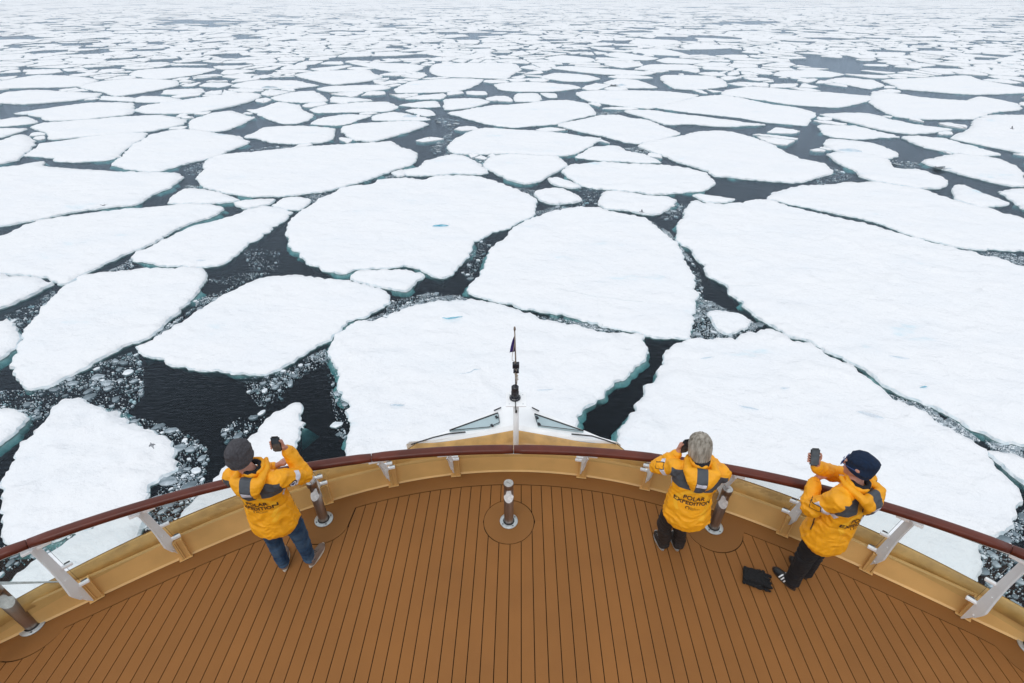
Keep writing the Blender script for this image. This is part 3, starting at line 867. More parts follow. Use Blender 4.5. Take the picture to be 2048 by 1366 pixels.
# ------------------------------------------------------------ the pack beyond: smaller floes up to the horizon
LEADS = [(402, 44, 95, 7), (420, 52, 32, 5), (488, 73, 36, 9), (315, 89, 28, 6), (88, 105, 48, 5), (128, 133, 22, 6),
         (1490, 46, 85, 5), (1425, 106, 75, 12), (1675, 124, 88, 11), (955, 70, 32, 5), (878, 87, 24, 4), (30, 76, 60, 4),
         (1790, 140, 60, 5), (690, 118, 20, 12), (170, 108, 30, 3), (1240, 152, 0, 0), (1700, 132, 60, 8)]


def in_lead(u, v):
    k = 1 + 1.5 * mnoise.noise((u / 34, v / 5, 2)) + 0.8 * mnoise.noise((u / 12, v / 2.2, 5))
    return any(w and ((u - a) / w) ** 2 + ((v - b) / h) ** 2 < 0.55 * k for a, b, w, h in LEADS)


def pack():
    ALLR = [r for _, r, _, _, _ in FLOE_OBJ]
    blk = np.concatenate(BLOCK)
    seeds = []
    def band(d0, d1, area, keep=1.0):
        n = int(1.08 * (d1 * d1 - d0 * d0) / area)
        m = int(n * 1.9)
        y = np.sqrt(RNG.uniform(d0 * d0, d1 * d1, m))
        x = RNG.uniform(-1.09, 1.09, m) * y
        P = np.stack([x, y], 1)
        # thin out the closest ones so the sizes do not vary absurdly
        cell = math.sqrt(area) * 0.62
        used = {}
        out = []
        for p in P:
            k = (int(p[0] // cell), int(p[1] // cell))
            if k in used:
                continue
            used[k] = 1
            out.append(p)
            if len(out) >= n:
                break
        return out
    seeds += band(40, 70, 5)
    seeds += band(70, 95, 9)
    seeds += band(95, 150, 26)
    seeds += band(150, 260, 58)
    seeds += band(260, 480, 110)
    seeds += band(480, 900, 260)
    seeds += band(900, 1700, 950)
    seeds += band(1700, 3600, 4200)
    S = np.array(seeds)
    free = np.ones(len(S), bool)
    for r in ALLR:
        lo, hi = r.min(0) - 1, r.max(0) + 1
        k = np.where((S[:, 0] > lo[0]) & (S[:, 0] < hi[0]) & (S[:, 1] > lo[1]) & (S[:, 1] < hi[1]))[0]
        if len(k):
            free[k[inside_np(S[k], r)]] = False
    S = S[free]
    CELL = 12.0
    def grid_of(P, cell):
        g = {}
        for i, p in enumerate(P):
            g.setdefault((int(p[0] // cell), int(p[1] // cell)), []).append(i)
        return g
    cells = []
    dist = np.hypot(S[:, 0], S[:, 1])
    order_b = [0, 150, 260, 480, 900, 1700, 9999]
    sizes = [7, 11, 15, 23, 42, 90]
    gb = grid_of(blk, 9)
    grids = [grid_of(S, c) for c in sizes]
    for i in range(len(S)):
        p = S[i]
        d = dist[i]
        bi = next(k for k in range(6) if d < order_b[k + 1])
        c = sizes[bi]
        u, v, _ = px_of((p[0], p[1], 0))
        if u < -160 or u > 2210 or v > 330 or v < -9.2:
            continue
        if in_lead(u, v) or random.random() < (0.05 if d < 150 else 0.10):
            continue
        if v > 165 and mnoise.noise((u / 40, v / 14, 4)) < (-0.05 if v < 230 else 0.05):
            continue
        kx, ky = int(p[0] // c), int(p[1] // c)
        g = grids[bi]
        nb = [j for ax in (-2, -1, 0, 1, 2) for ay in (-2, -1, 0, 1, 2) for j in g.get((kx + ax, ky + ay), ()) if j != i]
        nb.sort(key=lambda j: (S[j][0] - p[0]) ** 2 + (S[j][1] - p[1]) ** 2)
        gap = random.choice((0.15, 0.3, 0.5, 0.9, 1.6)) * (0.5 + min(d, 400) / 225)
        poly = [(p[0] - c, p[1] - c), (p[0] + c, p[1] - c), (p[0] + c, p[1] + c), (p[0] - c, p[1] + c)]
        planes = []
        for j in nb[:18]:
            dx, dy = S[j][0] - p[0], S[j][1] - p[1]
            L = math.hypot(dx, dy)
            planes.append((dx / L, dy / L, L / 2 - gap / 2 - 0.05))
        if d < 330:
            bx, by = int(p[0] // 9), int(p[1] // 9)
            for ax in (-2, -1, 0, 1, 2):
                for ay in (-2, -1, 0, 1, 2):
                    for j in gb.get((bx + ax, by + ay), ()):
                        dx, dy = blk[j][0] - p[0], blk[j][1] - p[1]
                        L = math.hypot(dx, dy)
                        if L < 15:
                            planes.append((dx / L, dy / L, L - (0.35 if d > 95 else 0.2)))
        ok = True
        planes.sort(key=lambda q: q[2])
        for nx, ny, h in planes:
            if h <= 0.25:
                ok = False
                break
            out = []
            m = len(poly)
            for k in range(m):
                a, b = poly[k], poly[(k + 1) % m]
                da = (a[0] - p[0]) * nx + (a[1] - p[1]) * ny - h
                db = (b[0] - p[0]) * nx + (b[1] - p[1]) * ny - h
                if da <= 0:
                    out.append(a)
                if (da < 0) != (db < 0) and abs(da - db) > 1e-9:
                    t = da / (da - db)
                    out.append((a[0] + (b[0] - a[0]) * t, a[1] + (b[1] - a[1]) * t))
            poly = out
            if len(poly) < 3:
                ok = False
                break
        if not ok:
            continue
        A = abs(sum(a[0] * b[1] - a[1] * b[0] for a, b in zip(poly, poly[1:] + poly[:1]))) / 2
        if A < (0.6 if d > 95 else 0.25):
            continue
        cells.append((poly, d, u, v, A))
    return cells


CELLS = pack()


def cell_mesh(poly, d, fine, seed):
    poly = clean_outline(poly)
    if fine:
        L = sum(math.dist(a, b) for a, b in zip(poly, poly[1:] + poly[:1]))
        # round the corners, then break the edge
        P = []
        for a, b, c in zip(poly[-1:] + poly[:-1], poly, poly[1:] + poly[:1]):
            k = random.uniform(0.04, 0.22)
            P.append((b[0] + (a[0] - b[0]) * k, b[1] + (a[1] - b[1]) * k))
            P.append((b[0] + (c[0] - b[0]) * k, b[1] + (c[1] - b[1]) * k))
        ring = ragged(P, max(0.25, L / 60), min(0.34, L * 0.012), seed)
    else:
        ring = []
        for a, b, c in zip(poly[-1:] + poly[:-1], poly, poly[1:] + poly[:1]):
            ring.append((b[0] + (a[0] - b[0]) * .2, b[1] + (a[1] - b[1]) * .2))
            ring.append((b[0] + (c[0] - b[0]) * .2, b[1] + (c[1] - b[1]) * .2))
    n = len(ring)
    fb = random.uniform(0.10, 0.26) if d > 100 else random.uniform(0.07, 0.16)
    inn = offset_ring(ring, -min(0.3, 0.12 + d * 0.0005))
    vs, fs, mi = [], [], []
    for k in range(n):
        x, y = ring[k]
        vs.append((x, y, -0.5))
    for k in range(n):
        x, y = ring[k]
        z = fb * 0.66
        if fine:
            z += 0.10 * fbm2(x, y, 0.9, 3, 2)
        vs.append((x, y, max(0.08, z)))
    for k in range(n):
        x, y = inn[k]
        z = fb
        if fine:
            z += 0.16 * max(0, fbm2(x, y, 1.1, 12, 2))
        vs.append((x, y, z))
    vs.append((sum(a[0] for a in ring) / n, sum(a[1] for a in ring) / n, fb + 0.03))
    for k in range(n):
        q = (k + 1) % n
        fs.append((k, q, n + q, n + k)); mi.append(1)
        fs.append((n + k, n + q, 2 * n + q, 2 * n + k)); mi.append(0)
        fs.append((2 * n + k, 2 * n + q, 3 * n)); mi.append(0)
    return vs, fs, mi


N_TRACED = len(FLOE_OBJ)
CELLS.sort(key=lambda c: -(c[4] / c[1] ** 3))
n_ind = 298 - N_TRACED
# phrases that place each of the smaller floes beside a floe one can find
SHORT = [(px, lab) for (_, _, _, lab, px) in FLOE_OBJ]
used_labels = set()


def short_name(lab):
    w = lab.replace(',', ' ,').split()
    out = []
    for k in w:
        if k in (',', 'with', 'cut', 'beside', 'above', 'below', 'behind', 'between', 'under', 'at', 'in', 'of', 'left', 'right',
                 'reaching', 'entering', 'straight', 'framed', 'pinched', 'touching', 'sweeping', 'lying', 'tucked', 'crossed',
                 'beyond', 'nosing', 'leaving', 'past', 'over', 'on', 'near', 'next', 'spanning', 'rising', 'running', 'ringed',
                 'just', 'from', 'ending', 'drifting', 'wedged', 'along', 'to') and len(out) > 1:
            break
        if k != ',':
            out.append(k)
    return ' '.join(out[:4])


FAR_REFS = []
for _o, _r, _f, _lab, _px in FLOE_OBJ:
    _n = short_name(_lab)
    _c = (sum(p[0] for p in _px) / len(_px), sum(p[1] for p in _px) / len(_px))
    if _c[1] < 300 and _n.split()[-1] in ('floe', 'strip', 'slab', 'wedge'):
        FAR_REFS.append((_n, _c))


def pack_label(poly, u, v, A):
    ext = [px_of((a, b, 0)) for a, b in poly]
    w = max(e[0] for e in ext) - min(e[0] for e in ext)
    h = max(e[1] for e in ext) - min(e[1] for e in ext)
    size = 'tiny' if w < 28 else 'small' if w < 45 else 'smallish' if w < 65 else 'mid-sized' if w < 100 else 'broad'
    shape = 'hair-thin' if w / max(h, 1) > 13 else 'slim' if w / max(h, 1) > 9 else 'flat' if w / max(h, 1) > 6 else 'blunt'
    zone = 'at far left' if u < 330 else 'at left' if u < 750 else 'in the middle' if u < 1300 else 'at right' if u < 1720 else 'at far right'
    cand = sorted(FAR_REFS, key=lambda r: (r[1][0] - u) ** 2 + ((r[1][1] - v) * 5) ** 2)[:4]
    opts = []
    for n_, c_ in cand:
        du, dv = u - c_[0], v - c_[1]
        rel = 'beyond' if dv < -abs(du) * 0.12 else 'on the near side of' if dv > abs(du) * 0.12 else ('left of' if du < 0 else 'right of')
        opts.append('%s %s floe %s, %s the %s' % (size, shape, zone, rel, n_))
    for t in opts:
        if t not in used_labels:
            used_labels.add(t)
            return t
    for extra in ('with a ragged rim', 'hemmed in by dark cracks', 'in the last rows'):
        t = opts[0].replace(' floe ', ' floe %s ' % ('nearer the horizon' if v < 100 else 'nearer the ship'), 1)
        if t not in used_labels and len(t.split()) <= 16:
            used_labels.add(t)
            return t
    return opts[0]


for ci, (poly, d, u, v, A) in enumerate(CELLS[:n_ind]):
    vs, fs, mi = cell_mesh(poly, d, True, ci + 500)
    me = bpy.data.meshes.new('ice_floe')
    cx, cy = vs[-1][0], vs[-1][1]
    me.from_pydata([(a - cx, b - cy, c) for a, b, c in vs], [], fs)
    o = link_mesh('ice_floe', me, [M['snow'], M['ice_edge']])
    me.polygons.foreach_set('material_index', mi)
    me.polygons.foreach_set('use_smooth', [k == 0 for k in mi])
    o.location = (cx, cy, 0)
    lab_ = pack_label(poly, u, v, A)
    tag(o, ' '.join(lab_.split()[:16]), 'ice floe', 'ice floes of the drifting pack')

V, Fc, Mi = [], [], []
for ci, (poly, d, u, v, A) in enumerate(CELLS[n_ind:]):
    vs, fs, mi = cell_mesh(poly, d, d < 420, ci)
    b = len(V)
    V += vs
    Fc += [tuple(k + b for k in f) for f in fs]
    Mi += mi
me = bpy.data.meshes.new('distant_pack_ice')
me.from_pydata(V, [], Fc)
o = link_mesh('distant_pack_ice', me, [M['snow'], M['ice_edge']])
me.polygons.foreach_set('material_index', Mi)
tag(o, 'far pack ice, countless small floes out to the fog', kind='stuff')


# ------------------------------------------------------------ brash ice in the leads
ALL_RAW = [(r, r.min(0), r.max(0)) for _, r, _, _, _ in FLOE_OBJ]


def on_floe(x, y, marg=0.0):
    p = np.array([[x, y]])
    for r, lo, hi in ALL_RAW:
        if lo[0] < x < hi[0] and lo[1] < y < hi[1] and inside_np(p, r)[0]:
            return True
    return False


def chunk(rx, ry, ang, h, seed, seg=9):
    rr = random.Random(seed)
    ca, sa = math.cos(ang), math.sin(ang)
    vs, fs = [], []
    prof = [rr.uniform(0.66, 1.14) for _ in range(seg)]
    for lv, (k, z) in enumerate(((0.80, -0.12), (1.0, -0.01), (0.96, h * 0.6), (0.80, h))):
        for i in range(seg):
            a = 2 * math.pi * i / seg
            x, y = rx * k * prof[i] * math.cos(a), ry * k * prof[i] * math.sin(a)
            vs.append((x * ca - y * sa, x * sa + y * ca, z + (rr.uniform(-0.25, 0.25) * h if lv > 1 else 0)))
    vs.append((0, 0, h * rr.uniform(0.7, 1.1)))
    for lv in range(3):
        for i in range(seg):
            j = (i + 1) % seg
            fs.append((lv * seg + i, lv * seg + j, (lv + 1) * seg + j, (lv + 1) * seg + i))
    for i in range(seg):
        fs.append((3 * seg + i, 3 * seg + (i + 1) % seg, 4 * seg))
    return vs, fs


# (outline in the photograph, pieces, smallest, largest radius in metres)
BRASH = [
    ([(100, 600), (60, 650), (35, 700), (20, 650), (10, 630), (60, 610), (105, 580), (120, 600)], 110, .04, .34),
    ([(0, 780), (60, 780), (120, 765), (200, 725), (270, 700), (290, 745), (285, 790), (250, 830), (195, 815), (160, 800), (135, 802), (100, 835), (60, 850), (50, 830), (0, 815)], 480, .03, .36),
    ([(245, 830), (300, 840), (380, 870), (420, 900), (400, 990), (330, 1010), (300, 1000), (350, 940), (345, 895), (310, 865), (260, 845)], 420, .03, .34),
    ([(300, 1000), (410, 975), (390, 1010), (365, 1045), (290, 1060), (285, 1045), (300, 1010)], 160, .03, .3),
    ([(480, 755), (560, 745), (600, 740), (560, 800), (520, 815), (500, 790)], 190, .02, .16),
    ([(440, 860), (480, 835), (530, 820), (540, 835), (490, 870), (450, 880)], 46, .05, .26),
    ([(560, 745), (640, 700), (665, 700), (660, 720), (600, 755)], 150, .02, .15),
    ([(662, 700), (670, 720), (700, 800), (690, 880), (675, 870), (660, 780), (650, 720)], 90, .03, .22),
    ([(695, 655), (780, 620), (830, 600), (900, 590), (940, 598), (880, 606), (820, 618), (740, 645)], 700, .03, .22),
    ([(770, 600), (790, 600), (860, 585), (920, 590), (930, 600), (850, 610), (775, 630)], 220, .03, .2),
    ([(1395, 600), (1415, 600), (1520, 650), (1500, 672), (1400, 682), (1382, 680), (1390, 630)], 560, .03, .3),
    ([(1380, 540), (1400, 545), (1410, 600), (1400, 640), (1392, 590)], 90, .03, .18),
    ([(1300, 440), (1340, 465), (1360, 490), (1400, 540), (1370, 515), (1330, 475)], 260, .04, .2),
    ([(1330, 405), (1375, 405), (1370, 430), (1340, 440), (1320, 435)], 40, .08, .35),
    ([(1145, 365), (1210, 375), (1195, 410), (1150, 415), (1165, 395)], 60, .06, .4),
    ([(1030, 375), (1070, 380), (1075, 400), (1045, 385)], 90, .05, .3),
    ([(1065, 425), (1110, 412), (1160, 412), (1120, 420), (1075, 435)], 130, .05, .3),
    ([(1062, 632), (1160, 655), (1285, 672), (1300, 676), (1200, 652), (1100, 633)], 420, .03, .16),
    ([(760, 355), (790, 348), (870, 325), (900, 300), (930, 310), (860, 345), (800, 357)], 260, .06, .3),
    ([(860, 300), (890, 270), (905, 262), (900, 285), (870, 310)], 120, .08, .45),
    ([(880, 235), (920, 240), (900, 262), (870, 240)], 60, .1, .6),
    ([(930, 310), (980, 315), (964, 332), (960, 330)], 110, .08, .3),
    ([(600, 395), (640, 385), (690, 376), (660, 393), (625, 405)], 150, .05, .28),
    ([(367, 330), (410, 325), (400, 350), (370, 350)], 50, .08, .3),
    ([(370, 370), (400, 372), (420, 382), (370, 378)], 50, .08, .28),
    ([(240, 530), (265, 515), (265, 535), (215, 545)], 50, .1, .38),
    ([(390, 600), (430, 585), (470, 570), (440, 598), (395, 625)], 90, .06, .4),
    ([(300, 675), (350, 640), (395, 610), (360, 640), (320, 670)], 70, .05, .2),
    ([(480, 490), (560, 500), (560, 540), (500, 540)], 60, .03, .12),
    ([(410, 560), (480, 545), (540, 545), (470, 570)], 60, .03, .1),
    ([(940, 500), (965, 480), (985, 495), (960, 530), (940, 560), (925, 545)], 70, .04, .22),
    ([(1970, 880), (2048, 895), (2048, 922), (1990, 905)], 320, .04, .3),
    ([(1870, 850), (1900, 835), (1960, 880), (1930, 885)], 380, .03, .3),
    ([(1775, 787), (1860, 815), (1900, 850), (1870, 850), (1800, 808)], 300, .03, .25),
    ([(2000, 1060), (2048, 1020), (2048, 1080), (2010, 1090)], 150, .03, .3),
    ([(1950, 1090), (2048, 1110), (2048, 1230), (1970, 1190), (1960, 1130)], 120, .03, .22),
    ([(1578, 415), (1640, 425), (1690, 445), (1640, 435), (1590, 425)], 200, .04, .25),
    ([(1900, 495), (2048, 510), (2048, 535), (1960, 515)], 200, .05, .25),
    ([(1600, 350), (1660, 330), (1710, 355), (1640, 370)], 90, .1, .5),
    ([(1780, 320), (1840, 325), (1836, 340), (1800, 335)], 40, .15, .7),
    ([(1180, 225), (1250, 222), (1220, 230), (1190, 228)], 160, .1, .4),
    ([(1276, 292), (1301, 305), (1324, 327), (1290, 312), (1250, 296)], 160, .1, .5),
    ([(0, 1090), (60, 1090), (190, 1056), (160, 1075), (60, 1120), (0, 1150)], 70, .03, .2),
    ([(500, 300), (540, 292), (660, 290), (640, 298), (520, 303)], 90, .1, .4),
    ([(430, 335), (490, 340), (505, 350), (440, 345)], 40, .1, .4),
]
BRM = [M['brash_clear'], M['brash'], M['brash_white']]
stuff = [([], []), ([], []), ([], [])]
big = []


def slab(rx, ry, ang, h, seed, low):
    """a broken plate of ice: angular outline, flat top with a lighter bevel"""
    rr = random.Random(seed)
    seg = rr.choice((7, 8, 9, 10)) if not low else 6
    a0 = rr.uniform(0, 6.28)
    an = sorted(a0 + 2 * math.pi * (i + rr.uniform(-0.33, 0.33)) / seg for i in range(seg))
    pr = [rr.uniform(0.78, 1.10) for _ in range(seg)]
    ca, sa = math.cos(ang), math.sin(ang)
    tx, ty = rr.uniform(-.10, .10), rr.uniform(-.10, .10)
    vs, fs = [], []
    for k, z in ((0.85, -0.10 if not low else -0.04), (1.0, h * 0.35), (0.86, h)):
        for i in range(seg):
            x, y = rx * k * pr[i] * math.cos(an[i]), ry * k * pr[i] * math.sin(an[i])
            vs.append((x * ca - y * sa, x * sa + y * ca, z + x * tx + y * ty))
    for lv in range(2):
        for i in range(seg):
            j = (i + 1) % seg
            fs.append((lv * seg + i, lv * seg + j, (lv + 1) * seg + j, (lv + 1) * seg + i))
    fs.append(tuple(range(2 * seg, 3 * seg)))
    return vs, fs


for pi, (poly, cnt, r0, r1) in enumerate(BRASH):
    W = np.array([tuple(at(u, v, 0)[:2]) for u, v in poly])
    lo, hi = W.min(0), W.max(0)
    k = 0
    tries = 0
    cnt2 = int(cnt * 3.6)
    coarse = []
    drift = random.gauss(0.55, 0.25)
    while k < cnt2 and tries < cnt2 * 14:
        tries += 1
        x, y = random.uniform(lo[0], hi[0]), random.uniform(lo[1], hi[1])
        dens = mnoise.noise((x * 0.55, y * 0.8, pi)) + 0.5 * mnoise.noise((x * 1.8, y * 2.4, 7))
        if random.random() > 0.14 + 1.5 * max(0, dens + 0.10):
            continue
        if not inside_np(np.array([[x, y]]), W)[0] or on_floe(x, y):
            continue
        k += 1
        r = 0.013 + r0 * 0.2 + (r1 * 0.85) * random.random() ** (16 if r1 < 0.5 else 9)
        if r > 0.06:
            if any((x - a) ** 2 + (y - b) ** 2 < ((r + c) * 1.25) ** 2 for a, b, c in coarse):
                continue
            coarse.append((x, y, r))
        u, v, f = px_of((x, y, 0))
        rx = r * random.uniform(1.0, 1.65)
        h = min(0.06, 0.006 + r * random.uniform(0.03, 0.14))
        q = random.random()
        kind = (0 if q < 0.25 else 1 if q < 0.62 else 2) if r < 0.07 else (0 if q < 0.45 else 1 if q < 0.85 else 2)
        dz = -h - random.uniform(0.0, 0.12) if random.random() < 0.38 else random.uniform(-0.4, 0.1) * h
        wpx = 2 * rx / f * FPX
        vs, fs = slab(rx, r, drift + random.gauss(0, 0.9), h, pi * 4000 + k, wpx < 5)
        if wpx > 14 and len(big) < 230:
            if dz < -h:
                dz = -h * 0.5
            me = bpy.data.meshes.new('ice_chunk')
            me.from_pydata(vs, [], fs)
            o = link_mesh('ice_chunk', me, BRM[kind])
            o.location = (x, y, dz)
            big.append((wpx, o, u, v, rx / r, kind))
        else:
            sv, sf = stuff[kind]
            b = len(sv)
            sv += [(a + x, c + y, z + dz) for a, c, z in vs]
            sf += [tuple(q2 + b for q2 in ff) for ff in fs]
sv, sf, sm_ = [], [], []
for kd, (a_, b_) in enumerate(stuff):
    o_ = len(sv)
    sv += a_
    sf += [tuple(q + o_ for q in ff) for ff in b_]
    sm_ += [kd] * len(b_)
me = bpy.data.meshes.new('brash_ice')
me.from_pydata(sv, [], sf)
o = link_mesh('brash_ice', me, BRM)
me.polygons.foreach_set('material_index', sm_)
tag(o, 'loose crumbs of brash ice in the leads', kind='stuff')

PLACES = [('left of the grey beanie', 200, 500, 690, 1000), ('behind the raised phone', 500, 720, 690, 930),
          ('amid brash at the left edge', -50, 200, 560, 860), ('seen through the left glass', 0, 460, 960, 1240),
          ('right of the cracked floe', 1370, 1540, 530, 700),
          ('in the lead above the bow floe', 690, 960, 570, 660), ('beyond the right railing', 1860, 2100, 820, 1250),
          ('in the lead past the round floe', 900, 1000, 440, 560), ('in the middle pack', -100, 2200, 0, 690)]
seen_chunk = set()
for wpx, o, u, v, el, kind in sorted(big, key=lambda b: -b[0]):
    place, x0, x1, y0, y1 = next((p for p in PLACES if p[1] <= u <= p[2] and p[3] <= v <= p[4]), ('beside the ship', 0, 2048, 0, 1366))
    size = 'big' if wpx > 40 else 'mid-sized' if wpx > 24 else 'small' if wpx > 18 else 'little'
    shape = 'long' if el > 1.45 else 'oval' if el > 1.2 else 'roundish'
    tone = ('dark clear', 'grey', 'whitish')[kind]
    fx, fy = (u - x0) / (x1 - x0), (v - y0) / (y1 - y0)
    row = 'far' if fy < 0.33 else 'middle' if fy < 0.66 else 'near'
    colm = 'left' if fx < 0.33 else 'centre' if fx < 0.66 else 'right'
    opts = ['%s %s %s ice chunk %s' % (size, shape, tone, place),
            '%s %s %s ice chunk %s, %s %s' % (size, shape, tone, place, row, colm),
            '%s %s %s ice chunk %s, %s %s, among crumbs' % (size, shape, tone, place, row, colm)]
    lab = next((t for t in opts[1:] if t not in seen_chunk and len(t.split()) <= 16), opts[1])
    seen_chunk.add(lab)
    tag(o, lab, 'ice chunk', 'loose ice chunks in the leads')

# ------------------------------------------------------------ the ship: arcs read off the photograph
CY = -1.7


def arc_fit(pix, z, deg=4):
    P = [at(u, v, ZD + z) for u, v in pix]
    a = np.array([math.atan2(p.x, p.y - CY) for p in P])
    r = np.array([math.hypot(p.x, p.y - CY) for p in P])
    co = np.polyfit(np.concatenate([a, -a]), np.concatenate([r, r]), deg)
    lim = max(abs(a))
    d = np.polyder(co)
    def f(x):
        x = abs(x)
        if x <= lim:
            return float(np.polyval(co, x))
        return float(np.polyval(co, lim) + np.polyval(d, lim) * (x - lim) * 0.7)
    return f


r_toe = arc_fit([(820, 965), (955, 945), (1030, 942), (1116, 946.5), (1240, 967), (500, 1067), (386, 1112), (208, 1189), (101, 1242),
                 (0, 1290), (1660, 1103), (1928, 1228), (2032, 1281), (512, 1061), (599, 1028), (740, 983), (1332, 987), (1434, 1015), (1600, 1075)], 0)
r_inn = arc_fit([(1015, 966), (820, 990), (1240, 991), (400, 1132), (524, 1085), (700, 1023), (740, 1010), (500, 1094), (297, 1175),
                 (196, 1224), (1509, 1070), (1600, 1105), (1660, 1134), (1750, 1172), (1850, 1222), (1940, 1270), (1110, 969), (1320, 1010)], 0)
r_rail = arc_fit([(0, 1102), (55, 1083), (250, 1020), (430, 969), (590, 933), (745, 911), (912, 897.5), (1029, 896), (1240, 902), (1100, 897),
                  (1327, 912), (1450, 931), (1621, 966), (1753, 1002), (1911, 1055), (2048, 1099)], 1.10)
A_MAX = math.radians(66)
pol = lambda r, a: (r * math.sin(a), CY + r * math.cos(a))
ANG = [A_MAX * (k / 66) for k in range(-66, 67)]
YMIN = 0.62          # the deck goes on a little behind the lower edge of the photograph

# --- deck
deck = empty('deck', (0, 0, ZD), kind='structure')
BOL = [(-4.301, 2.226), (-2.029, 3.328), (-0.034, 3.306), (2.144, 3.236), (4.503, 2.042)]
R_PLATE = 0.268
R_BUMP = 0.40


def inner_y(x):
    """far edge of the planking at x: the curved margin, bulging round the four outer posts"""
    a = math.atan2(x, 5.4)
    for _ in range(6):
        a = math.asin(max(-0.98, min(0.98, x / r_inn(a))))
    y = CY + r_inn(a) * math.cos(a)
    for i in (0, 1, 3, 4):
        bx, by = BOL[i]
        rr = 0.295
        if abs(x - bx) < rr:
            y = min(y, by - math.sqrt(rr * rr - (x - bx) ** 2) * 1.0)
    return y


XM = 5.35
bm = bmesh.new()
poly = [pol(r_toe(a) + 0.02, a) for a in ANG]
poly = [(x, y) for x, y in poly if y > YMIN - 2]
poly = [(poly[0][0], YMIN - 1.6)] + poly + [(poly[-1][0], YMIN - 1.6)]
prism(bm, poly, ZD - 0.25, ZD - 0.010)
from_bm('deck_underlay', bm, M['caulk'], deck)
# margin board between the planks and the coaming
xs = [(-XM + 2 * XM * k / 420) for k in range(421)]
bm = bmesh.new()
top_in = []
for x in xs:
    y = inner_y(x)
    a = math.atan2(x, y - CY)
    top_in.append((x, y + 0.003))
outer = []
for x in xs:
    a = math.atan2(x, 5.4)
    for _ in range(6):
        a = math.asin(max(-0.98, min(0.98, x / r_toe(a))))
    outer.append((x, CY + r_toe(a) * math.cos(a) + 0.01))
va = [bm.verts.new((p[0], p[1], ZD)) for p in top_in]
vb = [bm.verts.new((p[0], max(q[1] + 0.02, p[1]), ZD)) for p, q in zip(outer, top_in)]
vc = [bm.verts.new((p[0], p[1], ZD - 0.012)) for p in top_in]
for i in range(len(xs) - 1):
    bm.faces.new((va[i], va[i + 1], vb[i + 1], vb[i]))
    bm.faces.new((vc[i], vc[i + 1], va[i + 1], va[i]))
from_bm('margin_board', bm, M['margin'], deck)
# planks: they run towards (1042, -10) in the photograph, a touch off the camera's axis
SK = 0.0148
PW = 0.1150
GAP = 0.0080
x_seam0 = at(1042.5, 1300, ZD).x - at(1042.5, 1300, ZD).y * SK
cbx, cby = BOL[2]


def plank_poly(xl, xr, lo_f, hi_f):
    """strip between two seams (given at y = 0) from lo_f(x) up to hi_f(x)"""
    K = 7
    lo, hi = [], []
    for k in range(K + 1):
        xx = xl + (xr - xl) * k / K
        yh = hi_f(xx)
        yl = lo_f(xx)
        lo.append((xx + yl * SK, yl))
        hi.append((xx + yh * SK, yh))
    return lo, hi


def hi_margin(x0):
    y = 2.5
    for _ in range(5):
        y = inner_y(x0 + y * SK) - GAP
    return y


def circ(x0, sgn):
    x = x0 + cby * SK - cbx
    h = (R_PLATE + GAP) ** 2 - x * x
    return cby + sgn * math.sqrt(h) if h > 0 else cby


n_l = int((XM + x_seam0) / PW)
for k in range(-n_l, int((XM - x_seam0) / PW)):
    xl, xr = x_seam0 + k * PW + GAP / 2, x_seam0 + (k + 1) * PW - GAP / 2
    spans = []
    xm = (xl + xr) / 2 + cby * SK - cbx
    if abs(xm) < R_PLATE + PW * 0.45:
        spans = [(lambda q: YMIN - 1.5, lambda q: circ(q, -1)), (lambda q: circ(q, 1), hi_margin)]
    else:
        spans = [(lambda q: YMIN - 1.5, hi_margin)]
    for lf, hf in spans:
        lo, hi = plank_poly(xl, xr, lf, hf)
        if min(b[1] - a[1] for a, b in zip(lo, hi)) < 0.02:
            if max(b[1] - a[1] for a, b in zip(lo, hi)) < 0.05:
                continue
            hi = [(b[0], max(b[1], a[1] + 0.004)) for a, b in zip(lo, hi)]
        bm = bmesh.new()
        prism(bm, lo + hi[::-1], ZD - 0.012, ZD - 0.0004 * random.random())
        from_bm('plank', bm, M['plank'] if random.random() < 0.6 else M['plank_b'], deck)
bm = bmesh.new()
prism(bm, [(cbx + R_PLATE * math.cos(a * math.pi / 32), cby + R_PLATE * math.sin(a * math.pi / 32)) for a in range(64)], ZD - 0.012, ZD)
from_bm('round_plate', bm, M['margin'], deck)

# --- bow structure
bow = empty('ship_bow', (0, 4.3, ZD), 'mustard and white ship bow with a pointed white cap and two blue side panes', 'ship')


def strip(name, rows, m, parent, smooth=True, closed=False):
    """rows: lists of points of equal length, skinned one to the next"""
    bm = bmesh.new()
    vv = [[bm.verts.new(p) for p in row] for row in rows]
    for i in range(len(rows) - 1):
        for k in range(len(rows[0]) - 1):
            bm.faces.new((vv[i][k], vv[i][k + 1], vv[i + 1][k + 1], vv[i + 1][k]))
    bmesh.ops.remove_doubles(bm, verts=bm.verts[:], dist=1e-5)
    return from_bm(name, bm, m, parent, smooth)


def ring_at(dr, z, base=r_toe):
    return [(*pol(base(a) + dr, a), ZD + z) for a in ANG]


r_out = lambda a: 5.79 + max(0, abs(a) - 0.6) * 0.12
K_SEG = len(ANG)
def knuckle(a):
    return max(r_toe(a) + 0.04, 5.69)
# inner face with a small toe fillet, knuckle, shallow gutter, outer lip
rows = [[(*pol(r_toe(a) + 0.0, a), ZD + 0.004) for a in ANG],
        [(*pol(r_toe(a) + 0.015, a), ZD + 0.02) for a in ANG],
        [(*pol(knuckle(a) - 0.01, a), ZD + 0.265) for a in ANG],
        [(*pol(knuckle(a), a), ZD + 0.280) for a in ANG],
        [(*pol(knuckle(a) + 0.012, a), ZD + 0.278) for a in ANG]]
strip('coaming', rows, M['mustard'], bow, smooth=False)
